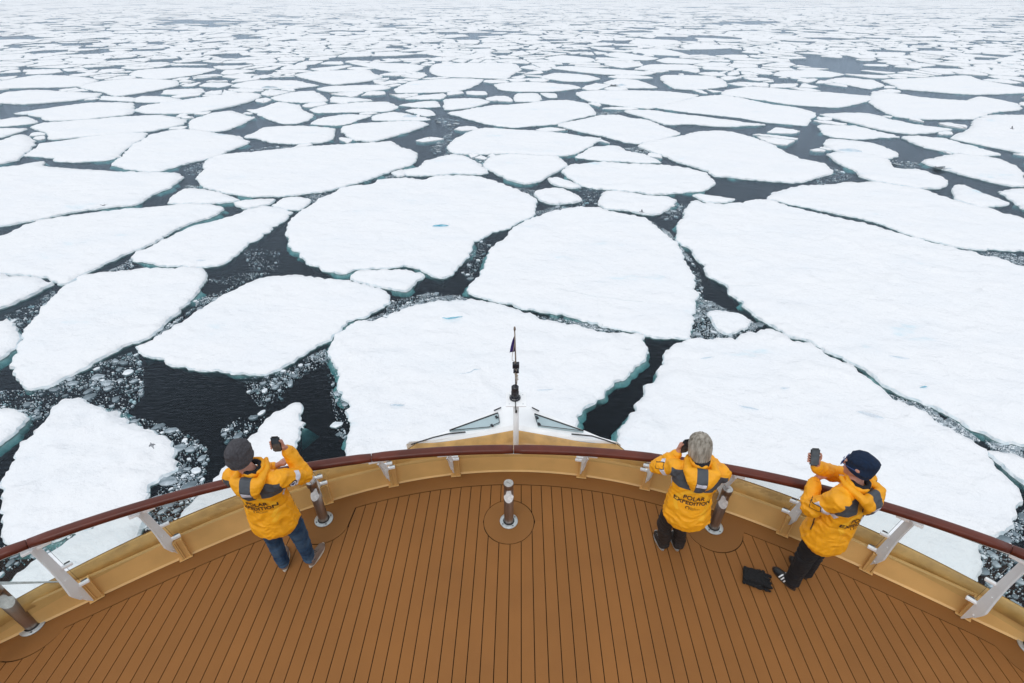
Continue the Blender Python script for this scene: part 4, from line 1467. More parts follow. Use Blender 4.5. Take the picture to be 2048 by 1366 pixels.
# the outer lip runs to a point ahead of the flagstaff
INV = [(820, 889.5), (877, 887.6), (950, 877), (1031, 862), (1105, 875), (1170, 887.6), (1236, 890.5)]
V3 = [at(u, v, ZD + 0.36) for u, v in INV]


def lip(a):
    """outer edge of the mustard gutter"""
    x0, y0 = pol(r_out(a), a)
    if V3[0].x < x0 < V3[-1].x:
        for p, q in zip(V3, V3[1:]):
            if p.x <= x0 <= q.x:
                t = (x0 - p.x) / (q.x - p.x)
                y0 = max(y0, p.y + (q.y - p.y) * t)
    return x0, y0


rows = [[(*pol(knuckle(a) + 0.012, a), ZD + 0.278) for a in ANG], [(*pol(knuckle(a) + 0.020, a), ZD + 0.270) for a in ANG],
        [(pol(knuckle(a) + 0.03, a)[0] * 0.5 + lip(a)[0] * 0.5, pol(knuckle(a) + 0.03, a)[1] * 0.5 + lip(a)[1] * 0.5, ZD + 0.19) for a in ANG],
        [(lip(a)[0] * 0.995, lip(a)[1] - 0.012, ZD + 0.22) for a in ANG],
        [(lip(a)[0], lip(a)[1], ZD + 0.36) for a in ANG],
        [(lip(a)[0] * 1.004, lip(a)[1] + 0.016, ZD + 0.362) for a in ANG]]
strip('gutter', rows, M['mustard_d'], bow)
# hull side under the lip
hrows = []
for f, z in ((1.005, 0.355), (1.006, 0.10), (0.99, -0.6), (0.95, -3.0), (0.86, -8.0), (0.80, -12.6)):
    hrows.append([(lip(a)[0] * f, CY + (lip(a)[1] - CY) * f + (0.014 if f > 1 else 0), ZD + z) for a in ANG])
strip('hull_side', hrows[:3], M['mustard'], bow)
strip('hull_plating', hrows[2:], M['white'], bow)
# white cap in front, from the lip out to the stem
OUTV = [(812, 889.5, .36), (860, 876, .38), (910, 853.5, .40), (965, 831, .42), (1003, 815, .43), (1031, 803, .44), (1062, 815, .43), (1100, 830, .42), (1150, 853, .40),
        (1200, 874, .38), (1242, 890.5, .36)]
out3 = [at(u, v, ZD + z) for u, v, z in OUTV]
inn3 = []
for p in out3:
    x = max(V3[0].x, min(V3[-1].x, p.x * 0.965))
    for a_, b_ in zip(V3, V3[1:]):
        if a_.x - 1e-6 <= x <= b_.x + 1e-6:
            t = (x - a_.x) / (b_.x - a_.x)
            inn3.append(a_.lerp(b_, t) + Vector((0, 0.018, 0.004)))
            break
rows = [[q + Vector((0, 0, -0.10)) for q in inn3], inn3, [a_.lerp(b_, 0.12) + Vector((0, 0, .03)) for a_, b_ in zip(inn3, out3)], out3,
        [p + Vector((0, 0.012, -0.02)) for p in out3], [Vector((p.x * 0.97, p.y - 0.03, p.z - 0.5)) for p in out3],
        [Vector((p.x * 0.9, p.y - 0.25, ZD - 2.4)) for p in out3]]
strip('white_cap', [[tuple(q) for q in r] for r in rows], M['white'], bow, smooth=False)


def cap_pt(u, v, lift=0.012):
    """point on the white cap seen at (u, v)"""
    best = None
    z = 0.5
    for _ in range(12):
        p = at(u, v, ZD + z)
        for i in range(len(out3) - 1):
            if out3[i].x <= p.x <= out3[i + 1].x:
                t = (p.x - out3[i].x) / (out3[i + 1].x - out3[i].x)
                o_ = out3[i].lerp(out3[i + 1], t); n_ = inn3[i].lerp(inn3[i + 1], t)
                s_ = (p.y - n_.y) / max(0.01, o_.y - n_.y)
                z2 = (n_.z + (o_.z - n_.z) * s_) - ZD + 0.03 * (s_ < 0.9)
                z = min(0.66, max(0.3, z * 0.5 + z2 * 0.5))
                break
    return at(u, v, ZD + z + lift)


for quad in ([(899, 861), (996, 826), (999, 845), (978, 854)], [(1069, 828), (1167, 862), (1076, 851)]):
    c3 = [cap_pt(u, v, 0.02) for u, v in quad]
    bm = bmesh.new()
    up = [bm.verts.new(p) for p in c3]
    dn = [bm.verts.new(p + Vector((0, 0, -0.03))) for p in c3]
    bm.faces.new(up)
    for i in range(len(up)):
        bm.faces.new((up[i], up[(i + 1) % len(up)], dn[(i + 1) % len(up)], dn[i]))
    w = from_bm('window', bm, M['pane_blue'], bow)
    bm = bmesh.new()
    q = c3 + [c3[0]]
    tube(bm, [q[0] + Vector((0, 0, .004)), q[1] + Vector((0, 0, .004))], 0.008, 6)
    from_bm('window_seal', bm, M['black'], w)
    bm = bmesh.new()
    for i in range(1, len(c3)):
        tube(bm, [q[i] + Vector((0, 0, .002)), q[i + 1] + Vector((0, 0, .002))], 0.004, 6)
    for (u0, v0) in ([(993, 834), (984, 851)] if quad[0][0] < 1000 else [(1074, 835), (1078, 848)]):
        p = cap_pt(u0, v0, 0.03)
        box(bm, p, (0.012, 0.02, 0.008), Matrix.Rotation(0.6, 3, 'Z'))
    from_bm('window_frame', bm, M['lamp_black'], w)
for pts in ([(822, 889), (847, 881), (868, 874.5), (895, 868), (931, 864)], [(1143, 868), (1184, 872), (1210, 880), (1232, 888)],
            [(988, 821), (1002, 815)], [(1064, 815), (1078, 822)]):
    bm = bmesh.new()
    tube(bm, [cap_pt(u, v, 0.02) for u, v in pts], 0.008, 6)
    from_bm('black_cable', bm, M['black'], bow)
# mooring eye plates on the gutter
for a in (-0.78, -0.42, 0.30, 0.66):
    p = pol(knuckle(a) + 0.07, a)
    rbox('eye_plate', (p[0], p[1], ZD + 0.215), (0.03, 0.012, 0.02), Matrix.Rotation(-a, 3, 'Z'), M['mustard_d'], bow)

# --- railing
railing = empty('ship_railing', (0, 3.33, ZD), 'curved railing with a glossy maroon handrail, glass panes and white brackets', 'railing')
RZ = 1.10
joints = [-A_MAX, math.radians(-43.6), math.radians(-15.0), 0.003, math.radians(16.0), math.radians(44.5), A_MAX]
for a0, a1 in zip(joints, joints[1:]):
    n = max(6, int((a1 - a0) / math.radians(1.2)))
    rows = []
    prof = []
    for k in range(18):
        t = 2 * math.pi * k / 18
        cx_, cz_ = math.cos(t), math.sin(t)
        sx = 0.046 * math.copysign(abs(cx_) ** 0.6, cx_)
        sz = 0.031 * math.copysign(abs(cz_) ** 0.6, cz_)
        prof.append((sx, sz))
    bm = bmesh.new()
    rings = []
    for i in range(n + 1):
        a = a0 + 0.0006 + (a1 - a0 - 0.0012) * i / n
        shr = 0.90 if i in (0, n) else 1.0
        rings.append([bm.verts.new((*pol(r_rail(a) + px * shr, a), ZD + RZ - 0.03 + pz * shr)) for px, pz in prof])
    for i in range(n):
        for k in range(18):
            bm.faces.new((rings[i][k], rings[i][(k + 1) % 18], rings[i + 1][(k + 1) % 18], rings[i + 1][k]))
    bm.faces.new(rings[0]); bm.faces.new(rings[-1])
    from_bm('handrail', bm, M['rail'], railing, True)
bm = bmesh.new()
rows = [[(*pol(r_rail(a) + s, a), ZD + RZ - 0.066) for a in ANG] for s in (-0.02, 0.02)]
strip('rail_flat_bar', rows + [[(x, y, z - 0.008) for x, y, z in rows[1]], [(x, y, z - 0.008) for x, y, z in rows[0]], rows[0]], M['white'], railing, False)

FEET = [(-34, 1297), (183, 1184), (363, 1101), (651, 996), (783, 962), (908, 936), (1160, 940), (1287, 967), (1425, 1002), (1564, 1049), (1732, 1123), (1927, 1214), (2150, 1325)]
FA = [math.atan2(at(u, v, ZD + .04).x, at(u, v, ZD + .04).y - CY) for u, v in FEET]


def fin_outer(a, z):
    """radius of the raked line of glass and brackets at height z"""
    r0, r1 = 5.675, r_rail(a) + 0.02
    t = (z - 0.28) / (RZ - 0.07 - 0.28)
    return r0 + (r1 - r0) * max(0, t)


for fi, a in enumerate(FA):
    base = pol(5.68, a)
    rot = Matrix.Rotation(-a, 3, 'Z')          # local y = outward
    # the mustard stiffener on the coaming
    post = empty('bracket_post', (base[0], base[1], ZD))
    post.parent = railing
    post.location = Vector((base[0], base[1], ZD)) - railing.location
    bm = bmesh.new()
    tg = Vector((math.cos(a), -math.sin(a), 0)); rd = Vector((math.sin(a), math.cos(a), 0))
    rt = r_toe(a)
    for off in (0.012, 0.062):
        c = Vector((*pol(rt + 0.0, a), ZD + 0.145)) + tg * off
        box(bm, c + rd * 0.01, (0.006, 0.035, 0.14), rot)
    box(bm, Vector((*pol(rt + 0.01, a), ZD + 0.145)) + tg * 0.037, (0.020, 0.020, 0.139), rot)
    box(bm, Vector((*pol(rt - 0.01, a), ZD + 0.012)) + tg * 0.02, (0.058, 0.026, 0.005), rot)
    box(bm, Vector((*pol(rt + 0.0, a), ZD + 0.150)) + tg * 0.012 * 0 + tg * -0.004, (0.009, 0.028, 0.13), rot)
    bmesh.ops.bevel(bm, geom=bm.edges[:], offset=0.002, segments=1, affect='EDGES')
    o = from_bm('stiffener', bm, M['mustard'], None)
    o.parent = railing
    o.data.transform(Matrix.Translation(-railing.location))
    bpy.data.objects.remove(post)
    # white fin
    zs = [0.05 + (RZ - 0.075 - 0.05) * k / 22 for k in range(23)]
    outer, inner = [], []
    away = tg if a > 0 else -tg
    phi = math.radians(12 + 34 * min(1.0, abs(a) / 0.75))
    cph, sph_ = math.cos(phi), math.sin(phi)
    for z in zs:
        ro = fin_outer(a, z) if z > 0.28 else 5.675
        if z < 0.30:
            w = 0.008 + 0.088 * ((z - 0.05) / 0.25) ** 0.85
        else:
            t = (z - 0.30) / (RZ - 0.075 - 0.30)
            w = 0.096 - 0.036 * t - 0.014 * math.sin(math.pi * t)
        outer.append((ro - 0.012, z, 0.0)); inner.append((ro - 0.012 - w * cph, z, w * sph_))
    bm = bmesh.new()
    th = 0.006
    cols = []
    nrm_ = (tg * cph - rd * (sph_ if a > 0 else -sph_) * -1)
    for (ro, z, _s), (ri, _, si) in zip(outer, inner):
        row = []
        for rr, ss in ((ro, 0.0), (ri, si)):
            p = Vector((*pol(rr, a), ZD + z)) + away * ss
            row += [bm.verts.new(p + nrm_ * th), bm.verts.new(p - nrm_ * th)]
        cols.append(row)
    for r0_, r1_ in zip(cols, cols[1:]):
        bm.faces.new((r0_[0], r1_[0], r1_[2], r0_[2]))
        bm.faces.new((r0_[1], r0_[3], r1_[3], r1_[1]))
        bm.faces.new((r0_[0], r0_[1], r1_[1], r1_[0]))
        bm.faces.new((r0_[2], r1_[2], r1_[3], r0_[3]))
    bm.faces.new((cols[-1][0], cols[-1][1], cols[-1][3], cols[-1][2]))
    bm.faces.new((cols[0][0], cols[0][2], cols[0][3], cols[0][1]))
    # flange along the curved inner edge
    fl = []
    for (ri, z, si) in inner[3:]:
        p = Vector((*pol(ri, a), ZD + z)) + away * si
        e_ = (away * sph_ - rd * cph)
        fl.append([bm.verts.new(p + nrm_ * 0.011 + e_ * 0.001), bm.verts.new(p - nrm_ * 0.011 + e_ * 0.001), bm.verts.new(p - nrm_ * 0.011 + e_ * 0.008), bm.verts.new(p + nrm_ * 0.011 + e_ * 0.008)])
    for r0_, r1_ in zip(fl, fl[1:]):
        for k in range(4):
            bm.faces.new((r0_[k], r0_[(k + 1) % 4], r1_[(k + 1) % 4], r1_[k]))
    bm.faces.new(fl[0]); bm.faces.new(fl[-1])
    fin = from_bm('bracket', bm, M['bracket'], railing)
    for z, wd_, dp in ((0.305, 0.050, 0.030), (0.62, 0.050, 0.028), (RZ - 0.105, 0.095, 0.055)):
        ro = fin_outer(a, z)
        c = Vector((*pol(ro + 0.004, a), ZD + z))
        rbox('glass_clip', c - rd * 0.014 - (away * 0.022 if z < 0.9 else -away * 0.02), (wd_, dp * 0.5, 0.014), rot, M['white'], fin, 0.005)
        rbox('clip_gasket', c - away * wd_ * 0.8 + rd * 0.010, (0.020, 0.010, 0.012), rot, M['black'], fin, 0.002)
    for z in (0.20, 0.50):
        ro = fin_outer(a, z)
        bm = bmesh.new()
        c = Vector((*pol(ro - 0.012 - 0.05 * cph, a), ZD + z)) + away * 0.05 * sph_
        tube(bm, [c - nrm_ * 0.014, c + nrm_ * 0.014], 0.006, 8)
        from_bm('bolt', bm, M['white'], fin)

for a0, a1 in zip(FA, FA[1:]):
    bm = bmesh.new()
    n = 8
    g = 0.0035
    rings = []
    for i in range(n + 1):
        a = a0 + g + (a1 - a0 - 2 * g) * i / n
        # panes are flat: follow the chord
        row = []
        for z, th in ((0.27, 0.006), (RZ - 0.12, 0.006), (RZ - 0.12, -0.006), (0.27, -0.006)):
            row.append((*pol(fin_outer(a, z) + 0.006 + th, a), ZD + z))
        rings.append([bm.verts.new(p) for p in row])
    for i in range(n):
        for k in range(4):
            f = bm.faces.new((rings[i][k], rings[i][(k + 1) % 4], rings[i + 1][(k + 1) % 4], rings[i + 1][k]))
            f.material_index = 1 if k == 1 else 0
    for r_ in (rings[0], rings[-1]):
        f = bm.faces.new(r_); f.material_index = 1
    from_bm('glass_pane', bm, [M['glass'], M['glass_edge']], railing)

# --- stainless deck lights
LNAMES = ['steel deck light cut off by the left edge, mostly only its tube showing', 'steel deck light beside the man in jeans',
          'steel deck light in the middle of its round deck plate', 'steel deck light beside the grey-haired woman',
          'steel deck light at the right edge, only its flange in view']


def deck_light(i, x, y):
    t = empty('deck_light', (x, y, ZD), LNAMES[i], 'deck light', 'stainless deck lights along the bow')
    aim = [math.radians(-120), math.radians(165), math.radians(180), math.radians(180), math.radians(150)][i]   # where the notch looks
    ca = Matrix.Rotation(aim, 3, 'Z')
    R0 = 0.050
    bm = bmesh.new()
    S = 40
    def ringv(r, z, cut=None):
        return [bm.verts.new((x + r * math.cos(2 * math.pi * k / S), y + r * math.sin(2 * math.pi * k / S), z)) for k in range(S)]
    # flange
    prof = [(0.060, 0.0005), (0.095, 0.0005), (0.097, 0.004), (0.097, 0.010), (0.094, 0.013), (0.060, 0.014)]
    rs = [ringv(r, ZD + z) for r, z in prof]
    for a_, b_ in zip(rs, rs[1:]):
        for k in range(S):
            bm.faces.new((a_[k], a_[(k + 1) % S], b_[(k + 1) % S], b_[k]))
    fl = from_bm('flange', bm, M['zinc'], t, True)
    bm = bmesh.new()
    rs = [ringv(r, ZD + z) for r, z in ((0.0605, 0.006), (0.0605, 0.0165), (0.052, 0.019), (0.0495, 0.014))]
    for a_, b_ in zip(rs, rs[1:]):
        for k in range(S):
            bm.faces.new((a_[k], a_[(k + 1) % S], b_[(k + 1) % S], b_[k]))
    from_bm('gasket', bm, M['black'], t, True)
    for k in range(4):
        an = 0.6 + k * math.pi / 2
        bm = bmesh.new()
        prism(bm, [(x + 0.078 * math.cos(an) + 0.0065 * math.cos(q * math.pi / 3), y + 0.078 * math.sin(an) + 0.0065 * math.sin(q * math.pi / 3)) for q in range(6)], ZD + 0.012, ZD + 0.018)
        from_bm('bolt', bm, M['black'], fl)
    # lower tube with its slanted top
    bm = bmesh.new()
    lo, hi = [], []
    dv = ca @ Vector((0, 1, 0))
    for k in range(S):
        an = 2 * math.pi * k / S
        c = Vector((math.cos(an), math.sin(an), 0))
        lo.append(bm.verts.new((x + R0 * c.x, y + R0 * c.y, ZD + 0.012)))
        d = c.dot(dv)
        hi.append(bm.verts.new((x + R0 * c.x, y + R0 * c.y, ZD + 0.425 - d * 0.055)))
    for k in range(S):
        bm.faces.new((lo[k], lo[(k + 1) % S], hi[(k + 1) % S], hi[k]))
    f = bm.faces.new(hi); f.material_index = 1
    body = from_bm('tube', bm, [M['steel'], M['steel_top']], t, False)
    body.data.polygons.foreach_set('use_smooth', [len(p.vertices) == 4 for p in body.data.polygons])
    # half-round neck on the far side of the notch
    bm = bmesh.new()
    lo, hi = [], []
    pts = []
    K = 18
    a_mid = math.atan2(-dv.y, -dv.x)
    for k in range(K + 1):
        an = a_mid - math.radians(92) + math.radians(184) * k / K
        pts.append((R0 * math.cos(an), R0 * math.sin(an)))
    back = [(p[0] * 0.55 - dv.x * 0.012, p[1] * 0.55 - dv.y * 0.012) for p in pts[::-1]]
    ring = pts + back
    lo = [bm.verts.new((x + p[0] * 0.985, y + p[1] * 0.985, ZD + 0.36)) for p in ring]
    hi = [bm.verts.new((x + p[0] * 0.985, y + p[1] * 0.985, ZD + 0.575)) for p in ring]
    m_ = len(ring)
    for k in range(m_):
        bm.faces.new((lo[k], lo[(k + 1) % m_], hi[(k + 1) % m_], hi[k]))
    from_bm('neck', bm, M['steel'], t, False)
    bm = bmesh.new()
    rs = [ringv(r, ZD + z) for r, z in ((0.030, 0.560), (R0 - .001, 0.562), (R0, 0.565), (R0, 0.622), (R0 - 0.003, 0.626))]
    for a_, b_ in zip(rs, rs[1:]):
        for k in range(S):
            bm.faces.new((a_[k], a_[(k + 1) % S], b_[(k + 1) % S], b_[k]))
    f = bm.faces.new(rs[-1]); f.material_index = 1
    f = bm.faces.new(rs[0])
    hd = from_bm('lamp_head', bm, [M['steel'], M['steel_top']], t, False)
    hd.data.polygons.foreach_set('use_smooth', [len(p.vertices) == 4 for p in hd.data.polygons])
    bm = bmesh.new()
    box(bm, (x, y, ZD + 0.6268), (0.026, 0.0015, 0.001), Matrix.Rotation(0.5 + i, 3, 'Z'))
    from_bm('maker_mark', bm, M['staff'], hd)


for i, (x, y) in enumerate(BOL):
    deck_light(i, x, y)

# --- staff with navigation light at the bow
mb = at(1031.5, 921, ZD + 0.05)
mx, my = mb.x, mb.y
mast = empty('bow_light_post', (mx, my, ZD), 'short white post at the bow carrying a black navigation light on a square plate', 'light post')
bm = bmesh.new()
tube(bm, [(mx, my, ZD + 0.03), (mx, my, ZD + 0.50), (mx, my + 0.004, ZD + 0.985)], [0.035, 0.033, 0.031], 20)
from_bm('post', bm, M['white'], mast, True)
pl = at(1031.5, 804, ZD + 1.0)
rbox('top_plate', (mx, my + 0.03, ZD + 0.995), (0.112, 0.115, 0.006), None, M['white'], mast, 0.004)
for sx in (-0.075, 0.075):
    for sy in (-0.05, 0.1):
        bm = bmesh.new()
        tube(bm, [(mx + sx, my + 0.0 + sy, ZD + 1.0), (mx + sx, my + sy, ZD + 1.006)], 0.005, 8)
        from_bm('screw', bm, M['zinc'], mast)
lx, ly = mx - 0.012, my + 0.045
bm = bmesh.new()
tube(bm, [(lx, ly, ZD + 1.004), (lx, ly, ZD + 1.018), (lx, ly, ZD + 1.020), (lx, ly, ZD + 1.03)], [0.062, 0.062, 0.058, 0.045], 28)
base = from_bm('lamp_base', bm, M['lamp_black'], mast)
bm = bmesh.new()
tube(bm, [(lx, ly, ZD + 1.03), (lx, ly, ZD + 1.06), (lx, ly, ZD + 1.065), (lx, ly, ZD + 1.10), (lx, ly, ZD + 1.105), (lx, ly, ZD + 1.165), (lx, ly, ZD + 1.175)],
     [0.038, 0.038, 0.043, 0.043, 0.040, 0.040, 0.030], 28)
from_bm('navigation_lamp', bm, M['lamp_black'], mast)
for k in range(6):
    an = k * math.pi / 3
    bm = bmesh.new()
    box(bm, (lx + 0.052 * math.cos(an), ly + 0.052 * math.sin(an), ZD + 1.022), (0.004, 0.004, 0.003))
    from_bm('screw', bm, M['zinc'], base)
bm = bmesh.new()
tube(bm, [(lx + .004, ly - 0.06, ZD + 1.006), (lx + .006, my - 0.09, ZD + 1.004), (lx + 0.008, my - 0.093, ZD + 0.95), (mx, my - 0.05, ZD + 0.90)], 0.005, 6)
from_bm('lamp_cable', bm, M['black'], mast)
bm = bmesh.new()
tube(bm, [(mx + 0.0, my - 0.04, ZD + 0.90), (mx, my - 0.045, ZD + 0.87)], 0.011, 8)
from_bm('cable_plug', bm, M['black'], mast)
bm = bmesh.new()
p0, p1 = at(1028, 909, ZD + 0.09), at(1017, 935, ZD + 0.03)
tube(bm, [(mx - .02, my - .03, ZD + .16), (p0.x - 0.03, p0.y, ZD + 0.15), (p0.x - 0.06, p0.y - .03, ZD + 0.12), (p1.x + .005, p1.y + .03, ZD + .09), (p1.x, p1.y, ZD + 0.03)], 0.006, 6)
from_bm('supply_cable', bm, M['black'], mast, True)
bm = bmesh.new()
tube(bm, [(p1.x, p1.y, ZD + 0.0005), (p1.x, p1.y, ZD + 0.02), (p1.x, p1.y, ZD + 0.035)], [0.032, 0.026, 0.014], 16)
from_bm('cable_gland', bm, M['black'], mast)

fs = at(1029, 772, ZD + 1.17)
staff = empty('flagstaff', (mx, my + 0.08, ZD + 1.0), 'thin brown flagstaff with rope and small black boxes behind the bow light', 'flagstaff')
sy = my + 0.09
zt = 1.92
top = at(1027.6, 659, ZD + zt)
bm = bmesh.new()
tube(bm, [(mx - 0.002, sy, ZD + 1.002), (mx - 0.004, sy, ZD + 1.4), (mx - 0.018, sy, ZD + zt - .05)], [0.010, 0.0085, 0.006], 10)
from_bm('pole', bm, M['staff'], staff, True)
bm = bmesh.new()
tube(bm, [(mx - 0.018, sy, ZD + zt - 0.05), (mx - 0.018, sy, ZD + zt - 0.035), (mx - 0.019, sy, ZD + zt - 0.01)], [0.011, 0.012, 0.008], 10)
from_bm('truck_cap', bm, M['staff'], staff)
bm = bmesh.new()
rp = []
for k in range(40):
    t = k / 39
    z = 1.12 + t * 0.75
    rp.append((mx - 0.012 + 0.014 * math.sin(t * 9) + (-0.018 if t > 0.5 else 0.01), sy - 0.014 + 0.004 * math.cos(t * 31), ZD + z))
tube(bm, rp, 0.0028, 6)
from_bm('halyard', bm, M['rope'], staff, True)
bm = bmesh.new()
cp = [(mx + 0.002 + 0.02 * math.sin(k * 1.1) * (1 + 0.3 * math.sin(k)), sy - 0.016 - 0.006 * math.cos(k * .7), ZD + 1.24 + 0.0035 * k) for k in range(34)]
tube(bm, cp, 0.0032, 6)
from_bm('rope_coil', bm, M['rope'], staff, True)
zb = 1.425
rbox('black_box', (mx - 0.004, sy - 0.002, ZD + zb), (0.036, 0.028, 0.028), None, M['lamp_black'], staff, 0.004)
rbox('black_clamp', (mx - 0.001, sy, ZD + 1.345), (0.030, 0.022, 0.014), None, M['lamp_black'], staff, 0.003)
# pennant
fl_rows = []
zz0, zz1 = 1.60, 1.79
bm = bmesh.new()
grid = []
for i in range(13):
    t = i / 12
    z = zz1 - (zz1 - zz0) * t
    row = []
    w = 0.010 + 0.043 * t ** 0.8
    for j in range(7):
        s_ = j / 6
        row.append(bm.verts.new((mx - 0.017 - w * s_, sy + 0.008 + 0.012 * math.sin(s_ * 5 + t * 4) * s_, ZD + z - 0.02 * s_ * t)))
    grid.append(row)
for i in range(12):
    for j in range(6):
        bm.faces.new((grid[i][j], grid[i][j + 1], grid[i + 1][j + 1], grid[i + 1][j]))
flg = from_bm('pennant', bm, M['flag'], None, True)
tag(flg, 'small limp blue pennant hanging from the flagstaff', 'flag')
sol = flg.modifiers.new('thickness', 'SOLIDIFY'); sol.thickness = 0.0015

# --- stay wires outside the left railing
bm = bmesh.new()
pa, pb = at(129, 1163, ZD + 0.36), at(-30, 1169, ZD + 0.40)
for dz, r in ((0.0, 0.007), (0.016, 0.005)):
    tube(bm, [pa, (pa * 0.5 + pb * 0.5) + Vector((0, 0, dz + 0.0)), pb + Vector((0, 0.0, dz * 2))], r, 8)
o = from_bm('stay_wire', bm, M['zinc'], None, True)
tag(o, 'pair of thin grey stay wires outside the left railing', 'cable')

# ------------------------------------------------------------ people
def sph(c, r, axes=None, n=2):
    """points of a small ellipsoid: r a number or three radii along axes (3x3 with columns right, forward, up)"""
    if not isinstance(r, (tuple, list)):
        r = (r, r, r)
    ax = axes or Matrix.Identity(3)
    bm = bmesh.new()
    bmesh.ops.create_icosphere(bm, subdivisions=n, radius=1)
    out = [Vector(c) + ax @ Vector((v.co.x * r[0], v.co.y * r[1], v.co.z * r[2])) for v in bm.verts]
    bm.free()
    return out


class Blob:
    """a soft body put together from convex pieces and fused into one skin"""
    def __init__(self, axes=None):
        self.bm = bmesh.new()
        self.ax = axes

    def hull(self, *items, n=2):
        pts = []
        for it in items:
            c, r = it[0], it[1]
            pts += sph(c, r, it[2] if len(it) > 2 else self.ax, n)
        vs = [self.bm.verts.new(p) for p in pts]
        g = bmesh.ops.convex_hull(self.bm, input=vs)
        junk = [v for v in vs if v.is_valid and not v.link_faces]
        bmesh.ops.delete(self.bm, geom=junk, context='VERTS')
        return self

    def limb(self, pts, rs):
        for (a, b, ra, rb) in zip(pts, pts[1:], rs, rs[1:]):
            self.hull((a, ra), (b, rb))
        return self

    def skin(self, name, voxel, smooth=4):
        me = bpy.data.meshes.new(name)
        self.bm.to_mesh(me)
        self.bm.free()
        o = bpy.data.objects.new(name, me)
        COL.objects.link(o)
        m = o.modifiers.new('fuse', 'REMESH'); m.mode = 'VOXEL'; m.voxel_size = voxel; m.adaptivity = 0
        if smooth:
            m2 = o.modifiers.new('soft', 'SMOOTH'); m2.factor = 0.5; m2.iterations = smooth
        dg = bpy.context.evaluated_depsgraph_get()
        dg.update()
        me2 = bpy.data.meshes.new_from_object(o.evaluated_get(dg))
        bpy.data.objects.remove(o)
        me2.materials.clear()
        return me2


def displace(me, fn):
    n = len(me.vertices)
    co = np.empty(n * 3); me.vertices.foreach_get('co', co); co = co.reshape(-1, 3)
    no = np.empty(n * 3); me.vertices.foreach_get('normal', no); no = no.reshape(-1, 3)
    d = np.array([fn(c, q) for c, q in zip(co, no)])
    co += no * d[:, None]
    me.vertices.foreach_set('co', co.ravel())
    me.update()


def folds(amp, seed, sx=1.0, sz=1.0, fr=None):
    def f(c, q):
        if fr is not None:
            l = fr.transposed() @ Vector(c)
        else:
            l = c
        x, y, z = l[0] * sx, l[1] * sx, l[2] * sz
        a = mnoise.noise((x * 5 + seed, y * 5, z * 9 + 3 * mnoise.noise((x * 3, y * 3, z * 2 + seed))))
        b = mnoise.noise((x * 11, y * 11 + seed, z * 19 + 1.5 * mnoise.noise((x * 6, y * 6, z * 5))))
        r = (1 - abs(a) * 2.2) * 0.6 + (1 - abs(b) * 2.2) * 0.3
        return amp * (r - 0.4)
    return f


def split_off(me, inside):
    """take the faces whose centre satisfies inside() out of me into a new mesh"""
    bm = bmesh.new(); bm.from_mesh(me)
    bm2 = bm.copy()
    a = [f for f in bm.faces if inside(f.calc_center_median())]
    if not a:
        bm.free(); bm2.free()
        return None
    idx = {f.index for f in a}
    bmesh.ops.delete(bm, geom=a, context='FACES')
    bmesh.ops.delete(bm2, geom=[f for f in bm2.faces if f.index not in idx], context='FACES')
    bm.to_mesh(me); bm.free()
    out = bpy.data.meshes.new('piece')
    bm2.to_mesh(out); bm2.free()
    return out


def cut(me, co, no):
    bm = bmesh.new(); bm.from_mesh(me)
    bmesh.ops.bisect_plane(bm, geom=bm.verts[:] + bm.edges[:] + bm.faces[:], plane_co=co, plane_no=no, dist=1e-5)
    bm.to_mesh(me); bm.free()


def carve(me, org, ax, lo, hi):
    """cut me along the sides of a box given in the frame (org, ax) and return the part inside it"""
    for k in range(3):
        for lim in (lo[k], hi[k]):
            if abs(lim) < 5:
                cut(me, org + ax.col[k] * lim, ax.col[k])
    def ins(c):
        l = ax.transposed() @ (c - org)
        return all(lo[k] < l[k] < hi[k] for k in range(3))
    return split_off(me, ins)


def project(bmflat, bvh, org, ax, depth, lift):
    """wrap a flat drawing (x right, y up in metres) onto a garment, looking along depth"""
    dirv = depth.normalized()
    for v in bmflat.verts:
        p = org + ax.col[0] * v.co.x + ax.col[2] * v.co.y - dirv * 0.6
        hit = bvh.ray_cast(p, dirv, 1.2)
        if hit[0] is not None:
            v.co = hit[0] - dirv * lift
        else:
            v.co = org + ax.col[0] * v.co.x + ax.col[2] * v.co.y
    return bmflat


def flat_poly(polys, sub=0.012):
    bm = bmesh.new()
    for p in polys:
        vs = [bm.verts.new((a, b, 0)) for a, b in p]
        bm.faces.new(vs)
    bmesh.ops.triangulate(bm, faces=bm.faces[:])
    for _ in range(4):
        e = [e for e in bm.edges if e.calc_length() > sub]
        if not e:
            break
        bmesh.ops.subdivide_edges(bm, edges=e, cuts=1)
        bmesh.ops.triangulate(bm, faces=bm.faces[:])
    return bm


def ring_poly(r0, r1, a0, a1, n=40, cx=0, cy=0):
    out = []
    for i in range(n):
        t0, t1 = a0 + (a1 - a0) * i / n, a0 + (a1 - a0) * (i + 1) / n
        out.append([(cx + r0 * math.cos(t0), cy + r0 * math.sin(t0)), (cx + r1 * math.cos(t0), cy + r1 * math.sin(t0)),
                    (cx + r1 * math.cos(t1), cy + r1 * math.sin(t1)), (cx + r0 * math.cos(t1), cy + r0 * math.sin(t1))])
    return out


